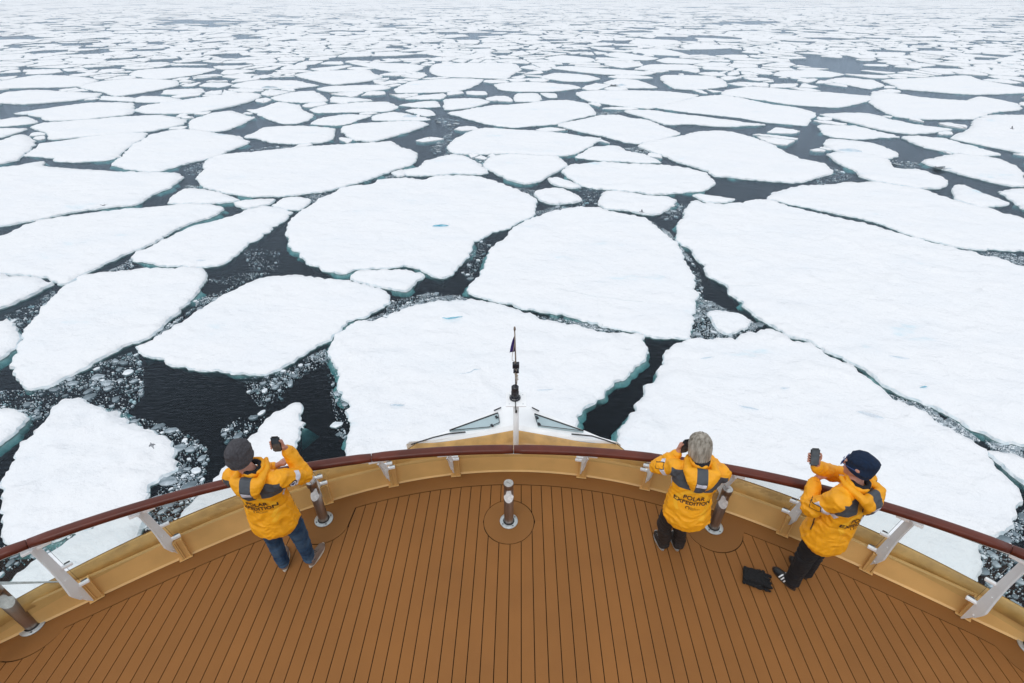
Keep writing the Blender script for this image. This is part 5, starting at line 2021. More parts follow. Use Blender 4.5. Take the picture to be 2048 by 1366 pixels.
def text_bm(txt, size, y, bold=0.0, cx=0.0):
    cu = bpy.data.curves.new('lettering', 'FONT')
    cu.body = txt
    cu.size = size
    cu.align_x = 'CENTER'
    cu.offset = bold
    cu.space_character = 1.06
    o = bpy.data.objects.new('lettering', cu)
    COL.objects.link(o)
    dg = bpy.context.evaluated_depsgraph_get(); dg.update()
    me = bpy.data.meshes.new_from_object(o.evaluated_get(dg))
    bpy.data.objects.remove(o)
    bm = bmesh.new(); bm.from_mesh(me)
    bmesh.ops.translate(bm, verts=bm.verts, vec=(cx, y, 0))
    bmesh.ops.triangulate(bm, faces=bm.faces[:])
    for _ in range(3):
        e = [e for e in bm.edges if e.calc_length() > 0.014]
        if e:
            bmesh.ops.subdivide_edges(bm, edges=e, cuts=1)
            bmesh.ops.triangulate(bm, faces=bm.faces[:])
    return bm


def finger(b, pts, r):
    for i, (p, q) in enumerate(zip(pts, pts[1:])):
        b.hull((p, r * (1 - 0.09 * i)), (q, r * (1 - 0.09 * (i + 1))), n=1)


def phone_hand(b, c, pr, pu, pn, wrist, right=True):
    """hand round a phone: c its centre, pr right, pu up along it, pn out of the screen towards its holder"""
    s = 1 if right else -1
    # palm behind and beside the phone's edge
    base = c + pr * (0.036 * s) - pu * 0.045 - pn * 0.024
    b.hull((wrist, (0.027, 0.024, 0.027)), (base, 0.024))
    b.hull((base, 0.022), (c + pr * 0.030 * s + pu * 0.010 - pn * 0.024, 0.017), (c - pr * 0.018 * s + pu * 0.012 - pn * 0.024, 0.013), (c - pr * 0.012 * s - pu * 0.035 - pn * 0.024, 0.016))
    for k, (o_, ln) in enumerate(((0.022, 1.0), (0.002, 1.06), (-0.018, 1.0), (-0.037, 0.82))):
        p0 = c + pr * 0.004 * s + pu * (o_ + 0.002) - pn * 0.022
        p1 = c - pr * 0.036 * s * ln + pu * o_ - pn * 0.017
        p2 = c - pr * (0.050 * s) + pu * (o_ - 0.002) - pn * 0.002
        p3 = c - pr * (0.040 * s) + pu * (o_ - 0.003) + pn * 0.011
        finger(b, [p0, p1, p2, p3], 0.0092)
    finger(b, [base, c + pr * 0.052 * s - pu * 0.018 - pn * 0.008, c + pr * 0.048 * s + pu * 0.014 + pn * 0.004, c + pr * 0.036 * s + pu * 0.036 + pn * 0.011], 0.0112)


def fist(b, wrist, c, up, side):
    """a relaxed closed hand at c, knuckles pointing along (c - wrist)"""
    d = (c - wrist).normalized()
    up = (up - d * up.dot(d)).normalized()
    sd = d.cross(up) * side
    b.hull((wrist, 0.027), (c, 0.026))
    b.hull((c - sd * 0.030, 0.015), (c + sd * 0.030, 0.015), (c - d * 0.03, 0.026), (c + d * 0.020, 0.018))
    for k, o_ in enumerate((-0.031, -0.0105, 0.0105, 0.031)):
        p0 = c + d * 0.020 + sd * o_ + up * 0.008
        p1 = p0 + d * (0.032 - 0.005 * (k == 3)) + up * 0.002
        p2 = p1 - up * 0.026 + d * 0.006
        p3 = p2 - d * 0.022 - up * 0.004
        finger(b, [p0, p1, p2, p3], 0.0092)
    finger(b, [c - sd * 0.034 - d * 0.015, c - sd * 0.046 + d * 0.014 - up * 0.010, c - sd * 0.030 + d * 0.034 - up * 0.016], 0.011)


def make_phone(name_label, c, pr, pu, pn, w=0.071, h=0.146):
    ax = Matrix((pr, pu, pn)).transposed()
    bm = bmesh.new()
    box(bm, c, (w / 2, h / 2, 0.0045), ax)
    bmesh.ops.bevel(bm, geom=[e for e in bm.edges if abs((e.verts[0].co - e.verts[1].co).dot(pn)) > 0.008], offset=0.010, segments=5, affect='EDGES')
    bmesh.ops.bevel(bm, geom=[e for e in bm.edges if abs((e.verts[0].co - e.verts[1].co).dot(pn)) < 0.001 and len(e.link_faces) == 2 and e.calc_face_angle(0) > 1.0], offset=0.0018, segments=2, affect='EDGES')
    t = empty('smartphone', c, name_label, 'phone')
    from_bm('phone_case', bm, M['phone'], t)
    bm = bmesh.new()
    box(bm, c + pn * 0.0048, (w / 2 - 0.0045, h / 2 - 0.009, 0.0006), ax)
    from_bm('screen', bm, M['screen'], t)
    return t


def shoe(parent, heel, toe, upper, sole, style, width=0.046):
    """heel and toe are points on the deck"""
    d = (toe - heel); L = d.length; d.normalize()
    z = Vector((0, 0, 1)); sd = d.cross(z)
    ax = Matrix((sd, d, z)).transposed()
    b = Blob(ax)
    h, t = heel, toe
    b.hull((h + d * 0.045 + z * 0.022, (0.036, 0.036, 0.020)), (h + d * L * 0.45 + z * 0.02, (0.038, 0.04, 0.018)), (t - d * 0.085 + z * 0.022, (width, 0.045, 0.020)), (t - d * 0.045 + z * 0.020, (0.040, 0.040, 0.018)))
    b.hull((h + d * 0.05 + z * 0.05, (0.035, 0.040, 0.03)), (h + d * L * 0.42 + z * 0.055, (0.034, 0.04, 0.03)), (t - d * 0.085 + z * 0.032, (width * 0.93, 0.045, 0.026)), (t - d * 0.048 + z * 0.027, (0.037, 0.036, 0.022)))
    b.hull((h + d * 0.055 + z * 0.075, (0.036, 0.042, 0.022)), (h + d * L * 0.33 + z * 0.080, (0.034, 0.035, 0.02)), (h + d * 0.05 + z * 0.04, (0.034, 0.034, 0.02)))
    me = b.skin('shoe', 0.006, 3)
    s_o = empty('shoe', (0, 0, 0)); s_o.parent = parent
    s_o.location = heel - parent.location
    up_o = link_mesh('upper', me, upper, s_o, True)
    # sole: flat outline plate
    bm = bmesh.new()
    out = []
    for k in range(36):
        a = 2 * math.pi * k / 36
        yy = math.sin(a)
        f = 0.5 + 0.5 * yy
        wv = 0.037 + (width - 0.037) * (1 / (1 + math.exp(-(f - 0.5) * 9)))
        p = heel + d * (L * 0.5 + (L * 0.5) * yy) + sd * wv * 1.06 * math.cos(a) * (1 - 0.12 * abs(yy) ** 6)
        out.append((p.x, p.y))
    prism(bm, out, heel.z + 0.0008, heel.z + 0.020)
    from_bm('sole', bm, sole, s_o)
    bm = bmesh.new()
    for k in range(4):
        c = h + d * (L * 0.42 + 0.022 * k) + z * (0.087 - 0.011 * k)
        tube(bm, [c - sd * 0.020, c + z * 0.006, c + sd * 0.020], 0.0026, 5)
    from_bm('laces', bm, M['white'] if style == 'run' else M['scarf'], s_o)
    if style == 'stripes':
        bv_ = BVHTree.FromPolygons([v.co for v in me.vertices], [p.vertices for p in me.polygons])
        # me was moved into the shoe's own space
        for side_ in (-1, 1):
            for k in range(3):
                x0 = L * 0.38 + 0.026 * k
                fl = flat_poly([[(x0, 0.020), (x0 + 0.013, 0.020), (x0 - 0.012 + 0.012, 0.072), (x0 - 0.025 + 0.012, 0.072)]], 0.01)
                axp = Matrix((d, -sd * side_, z)).transposed()
                project(fl, bv_, Vector((0, 0, 0)), axp, -sd * side_, 0.0022)
                o = from_bm('side_stripe', fl, M['white'], up_o, world=False)
    return s_o


def build_person(P):
    """P: pose and look; joints are world positions"""
    feet_mid = (P['shoes'][0][0] + P['shoes'][0][1] + P['shoes'][1][0] + P['shoes'][1][1]) / 4
    root = empty('person', (feet_mid.x, feet_mid.y, ZD), P['label'], 'person', 'people at the bow railing')
    SL, SR = P['sh']
    rt = (SR - SL); rt.z = 0; rt.normalize()
    fw = Vector((-rt.y, rt.x, 0)); up = Vector((0, 0, 1))
    pel = P['pelvis']; neck = P['neck']
    spine = (neck - pel).normalized()
    fs_ = (fw - spine * fw.dot(spine)).normalized()
    AX = Matrix((rt, fs_, spine)).transposed()
    AZ = Matrix((rt, fw, up)).transposed()
    head = P['head']
    hf = P['look'].normalized()                 # where the face points
    hr = hf.cross(up).normalized(); hu = hr.cross(hf).normalized()
    AH = Matrix((hr, hf, hu)).transposed()
    # ---- body: one continuous figure
    b = Blob(AX)
    chest = neck - spine * 0.24
    b.hull((chest, (0.145, 0.10, 0.13)), (pel + spine * 0.12, (0.135, 0.095, 0.10)))
    b.hull((pel + spine * 0.12, (0.135, 0.095, 0.08)), (pel - spine * 0.02, (0.150, 0.105, 0.09)))
    b.hull((SL, 0.05), (SR, 0.05), (chest, (0.14, 0.09, 0.1)))
    b.hull((neck - spine * 0.06, 0.062), (head - hu * 0.10 - hf * 0.01, (0.055, 0.058, 0.05), AH))
    b.hull((head + hu * 0.015 - hf * 0.012, (0.074, 0.090, 0.088), AH), (head - hu * 0.045 + hf * 0.015, (0.060, 0.070, 0.06), AH))
    b.hull((head - hu * 0.04 + hf * 0.02, (0.058, 0.062, 0.05), AH), (head - hu * 0.098 + hf * 0.055, (0.028, 0.024, 0.02), AH))
    b.hull((head + hf * 0.078 - hu * 0.002, (0.012, 0.012, 0.014), AH), (head + hf * 0.102 - hu * 0.036, (0.014, 0.012, 0.010), AH))
    for s_ in (-1, 1):
        b.hull((head + hr * 0.074 * s_ - hf * 0.012 + hu * 0.004, (0.010, 0.020, 0.026), AH), (head + hr * 0.080 * s_ - hf * 0.022 + hu * 0.012, (0.006, 0.018, 0.020), AH))
        b.hull((head + hr * 0.032 * s_ + hf * 0.078 + hu * 0.026, (0.020, 0.010, 0.006), AH), (head + hr * 0.020 * s_ + hf * 0.080 + hu * 0.026, (0.015, 0.010, 0.006), AH))
    b.hull((head + hf * 0.083 - hu * 0.062 - hr * 0.014, 0.008), (head + hf * 0.083 - hu * 0.062 + hr * 0.014, 0.008))
    for (sh, el, wr, hand) in P['arms']:
        b.limb([sh, el, wr], [0.050, 0.040, 0.028])
        if hand[0] == 'phone':
            phone_hand(b, hand[1], hand[2], hand[3], hand[4], wr, hand[5])
        else:
            fist(b, wr, hand[1], hand[2], hand[3])
    for i, (hip, kn, an) in enumerate(P['legs']):
        b.limb([hip, kn, an, an - up * 0.05], [0.078, 0.052, 0.038, 0.034])
        hl, to = P['shoes'][i]
        b.hull((an - up * 0.05, 0.03), (hl.lerp(to, 0.7) + up * 0.035, (0.03, 0.03, 0.018)), (hl.lerp(to, 0.2) + up * 0.035, 0.025))
    me = b.skin('body', 0.0042, 3)
    body = link_mesh('body', me, M['skin'], root, True)
    # ---- trousers
    b = Blob(AZ)
    b.hull((pel + up * 0.06, (0.165, 0.125, 0.05)), (P['legs'][0][0] - up * 0.02, (0.095, 0.10, 0.08)), (P['legs'][1][0] - up * 0.02, (0.095, 0.10, 0.08)))
    for hip, kn, an in P['legs']:
        b.hull((hip, (0.098, 0.105, 0.09)), (kn + up * 0.02, P.get('knee_r', 0.074)))
        b.hull((kn + up * 0.02, P.get('knee_r', 0.074)), (an + up * 0.03, P.get('cuff_r', 0.062)))
        b.hull((an + up * 0.03, P.get('cuff_r', 0.062)), (an - up * 0.028, (P.get('cuff_r', 0.062) * 1.0, P.get('cuff_r', 0.062) * 1.1, 0.020)))
    me = b.skin('trousers', 0.0075, 2)
    displace(me, folds(0.014, P['seed'], 1.1, 1.5))
    link_mesh('trousers', me, P['trouser_mat'], root, True)
    # ---- shoes
    for i, (hl, to) in enumerate(P['shoes']):
        shoe(root, hl, to, P['shoe_mats'][0], P['shoe_mats'][1], P['shoe_style'])
    # ---- parka
    b = Blob(AX)
    k = P.get('bulk', 1.0)
    hem = P['hem']
    b.hull((SL - up * 0.005 + rt * 0.045, 0.082 * k), (SR - up * 0.005 - rt * 0.045, 0.082 * k), (neck - spine * 0.10, (0.10, 0.085, 0.07)), (neck - spine * 0.28, (0.20 * k, 0.145 * k, 0.09)))
    b.hull((neck - spine * 0.28, (0.20 * k, 0.145 * k, 0.09)), (pel + spine * 0.16, (0.205 * k, 0.155 * k, 0.09)))
    b.hull((pel + spine * 0.16, (0.205 * k, 0.155 * k, 0.09)), (hem + up * 0.06, (0.235 * k, 0.185 * k, 0.04)), (hem - fw * 0.03, (0.185 * k, 0.135 * k, 0.035)))
    b.hull((neck - spine * 0.05, (0.085, 0.085, 0.05)), (neck - spine * 0.16, (0.12, 0.10, 0.06)))
    for (sh, el, wr, hand) in P['arms']:
        d1 = (el - sh).normalized(); d2 = (wr - el).normalized()
        b.hull((sh + d1 * 0.0, 0.088 * k), (el, 0.073 * k))
        b.hull((el, 0.073 * k), (wr - d2 * 0.035, 0.056 * k))
        b.hull((wr - d2 * 0.05, 0.053 * k), (wr - d2 * 0.012, 0.047 * k))
    # stand-up collar
    for j in range(10):
        a0, a1 = 2 * math.pi * j / 10, 2 * math.pi * (j + 1) / 10
        c0 = neck + spine * 0.015 + rt * 0.082 * math.cos(a0) + fs_ * (0.082 * math.sin(a0) + 0.01)
        c1 = neck + spine * 0.015 + rt * 0.082 * math.cos(a1) + fs_ * (0.082 * math.sin(a1) + 0.01)
        lift_ = 0.028 if math.sin((a0 + a1) / 2) > 0.0 else 0.0
        b.hull((c0, (0.016, 0.016, 0.032)), (c1, (0.016, 0.016, 0.032)), (c0 + spine * lift_, 0.014), (c1 + spine * lift_, 0.014))
    me = b.skin('parka', 0.0072, 3)
    elbows = [a[1] for a in P['arms']]
    f0 = folds(0.014, P['seed'] + 3, 1.25, 1.05)
    f1 = folds(0.026, P['seed'] + 9, 1.4, 2.0)
    pelz = pel.z
    def fdisp(c, q):
        v = Vector(c)
        de = min((v - e).length for e in elbows)
        w = math.exp(-(de / 0.13) ** 2)
        calm = 1.0 - 0.80 * math.exp(-((c[2] - (neck.z - 0.33)) / 0.11) ** 2) * (1 if (Vector(c) - neck).dot(fs_) < -0.05 else 0)
        r = f0(c, q) * 1.1 * calm + f1(c, q) * w * 0.8
        # drawcord and hem seams
        r -= 0.006 * math.exp(-((c[2] - (hem.z + 0.015)) / 0.006) ** 2)
        r -= 0.007 * math.exp(-((c[2] - (pelz + 0.17)) / 0.012) ** 2)
        return r
    displace(me, fdisp)
    O = neck.copy()
    zs = 0.0
    full = BVHTree.FromPolygons([v.co for v in me.vertices], [p.vertices for p in me.polygons])
    # grey shoulder panels on the back, cut crisply out of the parka
    pieces = []
    for s_ in (-1, 1):
        lo, hi = ((0.055, -9, -0.205), (0.235, 0.03, -0.035)) if s_ > 0 else ((-0.235, -9, -0.205), (-0.055, 0.03, -0.035))
        p_ = carve(me, O, AX, lo, hi)
        if p_:
            pieces.append(('shoulder_panel', p_, M['grey']))
    for ai, (sh, el, wr, hand) in enumerate(P['arms']):
        d1 = (el - sh).normalized()
        s1 = (fw - d1 * fw.dot(d1)).normalized()
        axx = Matrix((d1.cross(s1), s1, d1)).transposed()
        L = (el - sh).length
        a_ = L * 0.36
        p_ = carve(me, sh, axx, (-0.12, -0.12, a_), (0.12, 0.045, a_ + 0.050))
        if p_:
            pieces.append(('reflective_band', p_, M['reflect']))
    parka = link_mesh('parka', me, M['yellow'], root, True)
    for nme, p_, mt in pieces:
        link_mesh(nme, p_, mt, parka, True)
    # ---- hood lying on the back
    b = Blob(AX)
    H = P.get('hood', 1.0)
    q0 = neck - fs_ * 0.115 + spine * 0.005
    b.hull((q0 - rt * 0.105 * H, (0.035, 0.035, 0.035)), (q0 + rt * 0.105 * H, (0.035, 0.035, 0.035)), (q0 - fs_ * 0.045 - spine * 0.07, (0.105 * H, 0.040, 0.055)))
    b.hull((q0 - fs_ * 0.045 - spine * 0.07, (0.105 * H, 0.040, 0.055)), (q0 - fs_ * 0.035 - spine * 0.165, (0.050 * H, 0.030, 0.022)))
    for s_ in (-1, 1):
        b.hull((q0 + rt * 0.105 * s_ * H, 0.036), (neck + rt * 0.105 * s_ + fs_ * 0.02 + spine * 0.02, 0.028))
        b.hull((neck + rt * 0.105 * s_ + fs_ * 0.02 + spine * 0.02, 0.028), (neck + rt * 0.062 * s_ + fs_ * 0.10 + spine * 0.015, 0.020))
    me = b.skin('hood', 0.0062, 3)
    displace(me, folds(0.010, P['seed'] + 21, 1.4, 1.4))
    hcut = []
    p_ = carve(me, O, AX, (-0.045, -9, -9), (0.045, 0.0, 9))
    if p_:
        q_ = carve(p_, O, AX, (-0.04, -9, -0.095), (0.04, 9, -0.055))
        hcut.append(('hood_stripe', p_, M['grey']))
        if q_:
            hcut.append(('reflective_patch', q_, M['reflect']))
    hood = link_mesh('hood', me, M['yellow'], parka, True)
    for nme, p_, mt in hcut:
        link_mesh(nme, p_, mt, hood, True)
    # ---- neck scarf or inner collar
    b = Blob(AX)
    for j in range(8):
        a0, a1 = 2 * math.pi * j / 8, 2 * math.pi * (j + 1) / 8
        b.hull((neck + spine * 0.035 + rt * 0.064 * math.cos(a0) + fs_ * 0.064 * math.sin(a0), (0.018, 0.018, 0.03)),
               (neck + spine * 0.035 + rt * 0.064 * math.cos(a1) + fs_ * 0.064 * math.sin(a1), (0.018, 0.018, 0.03)))
    me = b.skin('inner_collar', 0.007, 2)
    link_mesh('inner_collar', me, M['scarf'], root, True)
    # ---- print on the back
    org = neck - spine * 0.345
    tb = P.get('print_x', 0.0)
    def put(name, flat, mt, lift, parent=parka):
        project(flat, full, org, AX, fs_, lift)
        o = from_bm(name, flat, mt, parent)
        return o
    ringp = ring_poly(0.118, 0.150, math.radians(-50), math.radians(215), 44, 0, 0.0)
    put('ring_print', flat_poly(ringp + [[(0.075, -0.155), (0.13, -0.085), (0.165, -0.085), (0.115, -0.165)]], 0.02), M['yellow_l'], 0.0022)
    bm = text_bm('POLAR', 0.056, 0.050, 0.0014)
    put('lettering', bm, M['ink'], 0.006)
    bm = text_bm('EXPEDITION', 0.052, 0.000, 0.0014)
    put('lettering', bm, M['ink'], 0.006)
    put('ring_logo', flat_poly(ring_poly(0.0115, 0.0175, math.radians(-50), math.radians(230), 20, -0.035, -0.034), 0.02), M['ink'], 0.0042)
    for i_, tx in enumerate(('Quark', 'Expeditions')):
        put('lettering', text_bm(tx, 0.0165, -0.031 - 0.014 * i_, 0.0, 0.028 if i_ else 0.008), M['ink'], 0.0040)
    # ---- badges on the sleeves
    for (bo, bd, bu, kind_) in P['badges']:
        bd = bd.normalized(); br = bd.cross(bu).normalized(); bu2 = br.cross(bd).normalized()
        axb = Matrix((br, bd, bu2)).transposed()
        if kind_ == 'shield':
            sh_ = lambda s: [[(-0.030 * s, 0.022 * s), (-0.018 * s, 0.034 * s), (0.018 * s, 0.034 * s), (0.030 * s, 0.022 * s), (0.026 * s, -0.012 * s), (0, -0.036 * s), (-0.026 * s, -0.012 * s)]]
            lay = [(sh_(1.0), M['ink'], 0.003), (sh_(0.78), M['white'], 0.0045), ([[(-0.016, 0.004), (-0.004, 0.018), (0.002, 0.008), (0.010, 0.016), (0.018, 0.002), (0, -0.016)]], M['badge_blue'], 0.006)]
        else:
            w_, h_ = 0.046, 0.030
            lay = [([[(-w_, -h_), (w_, -h_), (w_, h_), (-w_, h_)]], M['ink'], 0.003), ([[(-w_ + .006, -h_ + .006), (w_ - .006, -h_ + .006), (w_ - .006, h_ - .006), (-w_ + .006, h_ - .006)]], M['yellow'], 0.0045)]
        for pl_, mt, lf in lay:
            fl = flat_poly(pl_, 0.012)
            project(fl, full, bo, axb, bd, lf)
            from_bm('sleeve_badge', fl, mt, parka)
    # pocket slit on each flank
    for s_ in (-1, 1):
        bo = pel + spine * 0.10 + rt * 0.0
        fl = flat_poly([[(-0.010, -0.075), (0.004, -0.075), (0.010, 0.075), (-0.004, 0.075)]], 0.02)
        dd = (-rt * s_ - fs_ * 0.0)
        axb = Matrix((fs_ * s_, dd, (spine + fs_ * 0.35).normalized())).transposed()
        project(fl, full, bo + fs_ * 0.07, axb, dd, 0.003)
        from_bm('pocket_slit', fl, M['ink'], parka)
    # hem and cuffs piping
    for (sh, el, wr, hand) in P['arms']:
        d2 = (wr - el).normalized()
        bm = bmesh.new()
        a_ = d2.orthogonal().normalized(); b_ = d2.cross(a_)
        c0 = wr - d2 * 0.012
        tube(bm, [c0 + (a_ * math.cos(t * math.pi / 8) + b_ * math.sin(t * math.pi / 8)) * 0.046 * k for t in range(17)], 0.005, 6)
        from_bm('cuff_piping', bm, M['yellow_d'], parka, True)
        bm = bmesh.new()
        c1 = wr - d2 * 0.05 + (-fw * 0.05 * k + up * 0.0)
        tube(bm, [c1, c1 - fw * 0.004], 0.006, 8)
        from_bm('cuff_snap', bm, M['scarf'], parka)
    # ---- headwear
    if P['hat']:
        b = Blob(AH)
        off = P.get('hat_tilt', 0.0)
        hc = head - hf * 0.012 + hu * 0.028
        hs = P.get('hat_scale', 1.0)
        b.hull((hc + hu * 0.016, (0.092 * hs, 0.108 * hs, 0.112 * hs), AH), (hc - hu * 0.030 - hf * 0.012, (0.096 * hs, 0.108 * hs, 0.065 * hs), AH), (hc + hu * 0.045 - hf * 0.045, (0.07 * hs, 0.075 * hs, 0.07 * hs), AH), (hc - hu * 0.05 - hf * 0.035, (0.086 * hs, 0.078 * hs, 0.05 * hs), AH))
        me = b.skin('beanie', 0.0055, 5)
        cut_z = -0.035
        bm = bmesh.new(); bm.from_mesh(me)
        pn_ = (hu - hf * 0.24).normalized() if P['hat'] != 'low' else (hu - hf * 0.15).normalized()
        bmesh.ops.bisect_plane(bm, geom=bm.verts[:] + bm.edges[:] + bm.faces[:], plane_co=head - hu * 0.030, plane_no=-pn_, clear_outer=True, dist=1e-5)
        bm.to_mesh(me); bm.free()
        sd_ = P['seed']
        def hk(c, q):
            l = AH.transposed() @ (Vector(c) - head)
            return 0.005 * (1 - abs(mnoise.noise((l.x * 9 + sd_, l.y * 5, l.z * 14))) * 3) + 0.0012 * math.sin(l.x * 420)
        displace(me, hk)
        hat = link_mesh('beanie', me, P['hat_mat'], root, True)
        sm = hat.modifiers.new('thickness', 'SOLIDIFY'); sm.thickness = 0.006; sm.offset = -1
        # turned-up brim
        bm = bmesh.new()
        e1 = hr
        e2 = (hf - pn_ * hf.dot(pn_)).normalized()
        cc = head - hu * 0.030
        ringpts = []
        tree = BVHTree.FromPolygons([v.co + root.location for v in me.vertices], [p.vertices for p in me.polygons])
        for t in range(41):
            an = t * 2 * math.pi / 40
            dv = e1 * math.cos(an) + e2 * math.sin(an)
            hit = tree.ray_cast(cc + pn_ * 0.012 + dv * 0.3, -dv, 0.4)
            ringpts.append(hit[0] + pn_ * -0.004 if hit[0] is not None else cc + dv * 0.1)
        tube(bm, ringpts, 0.0055, 8, cap=False)
        from_bm('beanie_brim', bm, P['hat_mat'], hat, True)
    else:
        b = Blob(AH)
        b.hull((head + hu * 0.012 - hf * 0.010, (0.093, 0.105, 0.108), AH), (head - hu * 0.03 - hf * 0.045, (0.090, 0.070, 0.07), AH))
        b.hull((head - hu * 0.03 - hf * 0.045, (0.090, 0.070, 0.07), AH), (head - hu * 0.115 - hf * 0.055, (0.074, 0.050, 0.030), AH))
        for s_ in (-1, 1):
            b.hull((head + hr * 0.075 * s_ + hu * 0.0 - hf * 0.01, (0.025, 0.05, 0.06), AH), (head + hr * 0.078 * s_ - hu * 0.075 - hf * 0.015, (0.018, 0.04, 0.03), AH))
        me = b.skin('hair', 0.0055, 4)
        def hh(c, q):
            l = AH.transposed() @ (Vector(c) - head)
            an = math.atan2(l.x, -l.y)
            return 0.006 * mnoise.noise((an * 9, l.z * 6, 3)) + 0.0035 * mnoise.noise((an * 30, l.z * 9, 7))
        displace(me, hh)
        hair = link_mesh('hair', me, M['hair'], root, True)
        # loose strands falling from the crown to the collar
        tree = BVHTree.FromPolygons([v.co + root.location for v in me.vertices], [p.vertices for p in me.polygons])
        bm = bmesh.new()
        rr = random.Random(4)
        crown = head + hu * 0.10 - hf * 0.035
        for s_ in range(260):
            an = rr.uniform(-math.pi * 0.86, math.pi * 0.86) - math.pi / 2
            dv = hr * math.cos(an) + hf * math.sin(an)
            pts = []
            bend = rr.uniform(-0.22, 0.22)
            end = rr.uniform(0.65, 1.02)
            for j in range(9):
                t = j / 8 * end
                th = 0.12 + t * 1.75
                a2 = an + bend * t
                dv2 = hr * math.cos(a2) + hf * math.sin(a2)
                ray = (hu * math.cos(th) + dv2 * math.sin(th)).normalized()
                o_ = head - hf * 0.02 - hu * 0.005
                if th > math.pi / 2:
                    o_ = o_ - hu * (th - math.pi / 2) * 0.30
                    ray = dv2
                hit = tree.ray_cast(o_ + ray * 0.3, -ray, 0.35)
                if hit[0] is None:
                    break
                pts.append(hit[0] + ray * rr.uniform(0.0004, 0.0028))
            if len(pts) > 3:
                n_ = len(pts)
                tube(bm, pts, [0.0016 * (1 - 0.75 * i_ / n_) for i_ in range(n_)], 4, cap=False)
        from_bm('hair_strands', bm, M['hair'], hair, True)
    # glasses at the temple
    if P.get('glasses'):
        bm = bmesh.new()
        for s_ in (-1, 1):
            tube(bm, [head + hr * 0.082 * s_ - hf * 0.02 + hu * 0.012, head + hr * 0.080 * s_ + hf * 0.06 + hu * 0.014, head + hr * 0.064 * s_ + hf * 0.096 + hu * 0.010], 0.003, 6)
            c = head + hr * 0.040 * s_ + hf * 0.098 + hu * 0.004
            box(bm, c, (0.026, 0.003, 0.016), AH)
        tube(bm, [head - hr * 0.012 + hf * 0.108 + hu * 0.012, head + hr * 0.012 + hf * 0.108 + hu * 0.012], 0.003, 6)
        from_bm('sunglasses', bm, M['badge_blue'], root)
    return root


V = Vector
D = lambda u, v, h=0.0: at(u, v, ZD + h)
N = lambda x, y, h: Vector((x, y, ZD + h))
# --- man in jeans at the left
pn = (V((0.10, -0.95, 0.22))).normalized(); pu = (V((-0.02, 0.2, 1)) - pn * V((-0.02, 0.2, 1)).dot(pn)).normalized(); pr = pu.cross(pn)
ph1 = D(552.5, 888, 1.60)
# a phone's right as its holder sees it
pr1 = pn.cross(pu) * -1 if (pn.cross(pu)).x < 0 else pn.cross(pu)
man1 = dict(
    label='man in blue jeans and a grey beanie holding a phone up over the left railing', seed=1.3, bulk=0.95,
    shoes=[(D(570, 1144), D(571, 1094)), (D(620, 1136), D(648, 1087))],
    legs=[(N(-2.21, 2.76, 0.86), N(-2.245, 2.80, 0.46), D(565, 1122, 0.095)), (N(-2.02, 2.80, 0.86), N(-2.00, 2.82, 0.46), D(618, 1113, 0.095))],
    pelvis=N(-2.12, 2.77, 0.92), hem=N(-2.115, 2.755, 0.74), neck=N(-2.10, 2.735, 1.475), head=N(-2.155, 2.745, 1.645),
    look=V((0.10, 1, -0.10)), sh=(N(-2.285, 2.715, 1.415), N(-1.910, 2.70, 1.405)),
    arms=[(N(-2.285, 2.725, 1.41), N(-2.34, 2.92, 1.20), N(-2.12, 3.01, 1.20), ('fist', N(-2.045, 3.055, 1.215), V((0, 0, 1)), 1)),
          (N(-1.905, 2.71, 1.40), N(-1.815, 2.915, 1.20), ph1 + V((0.045, 0.045, -0.105)), ('phone', ph1, pr1, pu, pn, True))],
    trouser_mat=M['jeans'], hat_scale=1.01, cuff_r=0.057, shoe_mats=(M['suede'], M['sole']), shoe_style='laced', hat='normal', hat_mat=M['beanie_g'],
    badges=[(N(-1.84, 2.79, 1.30), V((-0.35, 0.9, -0.2)), V((0, 0.2, 1)), 'shield')])
build_person(man1)
make_phone('black phone held up over the railing by the man in the grey beanie', ph1, pr1, pu, pn)

# --- woman with grey hair
pn2 = V((0.25, -0.92, 0.1)).normalized(); pu2 = (V((0.05, 0.1, 1)) - pn2 * V((0.05, 0.1, 1)).dot(pn2)).normalized()
pr2 = pn2.cross(pu2); pr2 = pr2 if pr2.x > 0 else -pr2
ph2 = D(1371, 892, 1.44)
wom = dict(
    label='grey-haired person in dark trousers leaning on the railing with both elbows', seed=5.1, bulk=0.91, hood=1.12,
    shoes=[(D(1326, 1102), D(1311, 1062)), (D(1355, 1103), D(1345, 1063))],
    legs=[(N(1.50, 2.90, 0.80), N(1.475, 2.96, 0.43), D(1328, 1083, 0.095)), (N(1.66, 2.90, 0.80), N(1.625, 2.96, 0.43), D(1358, 1084, 0.095))],
    pelvis=N(1.575, 2.86, 0.86), hem=N(1.585, 2.835, 0.70), neck=N(1.610, 2.915, 1.345), head=N(1.598, 2.99, 1.508),
    look=V((-0.10, 1, -0.28)), sh=(N(1.425, 2.930, 1.285), N(1.795, 2.865, 1.285)),
    arms=[(N(1.425, 2.935, 1.28), N(1.315, 3.08, 1.13), ph2 + V((-0.050, 0.0, -0.095)), ('phone', ph2, pr2, pu2, pn2, False)),
          (N(1.795, 2.87, 1.28), N(1.855, 3.02, 1.145), N(1.69, 3.13, 1.27), ('fist', N(1.645, 3.155, 1.33), V((0, -0.3, 1)), 1))],
    trouser_mat=M['trouser_b'], shoe_mats=(M['trouser_b'], M['zinc']), shoe_style='run', hat=None, hat_mat=None, knee_r=0.070, cuff_r=0.058,
    badges=[(N(1.33, 3.02, 1.22), V((0.75, 0.55, -0.25)), V((-0.4, 0.3, 0.8)), 'pocket')])
build_person(wom)
make_phone('black phone held at the face of the grey-haired person', ph2, pr2, pu2, pn2)

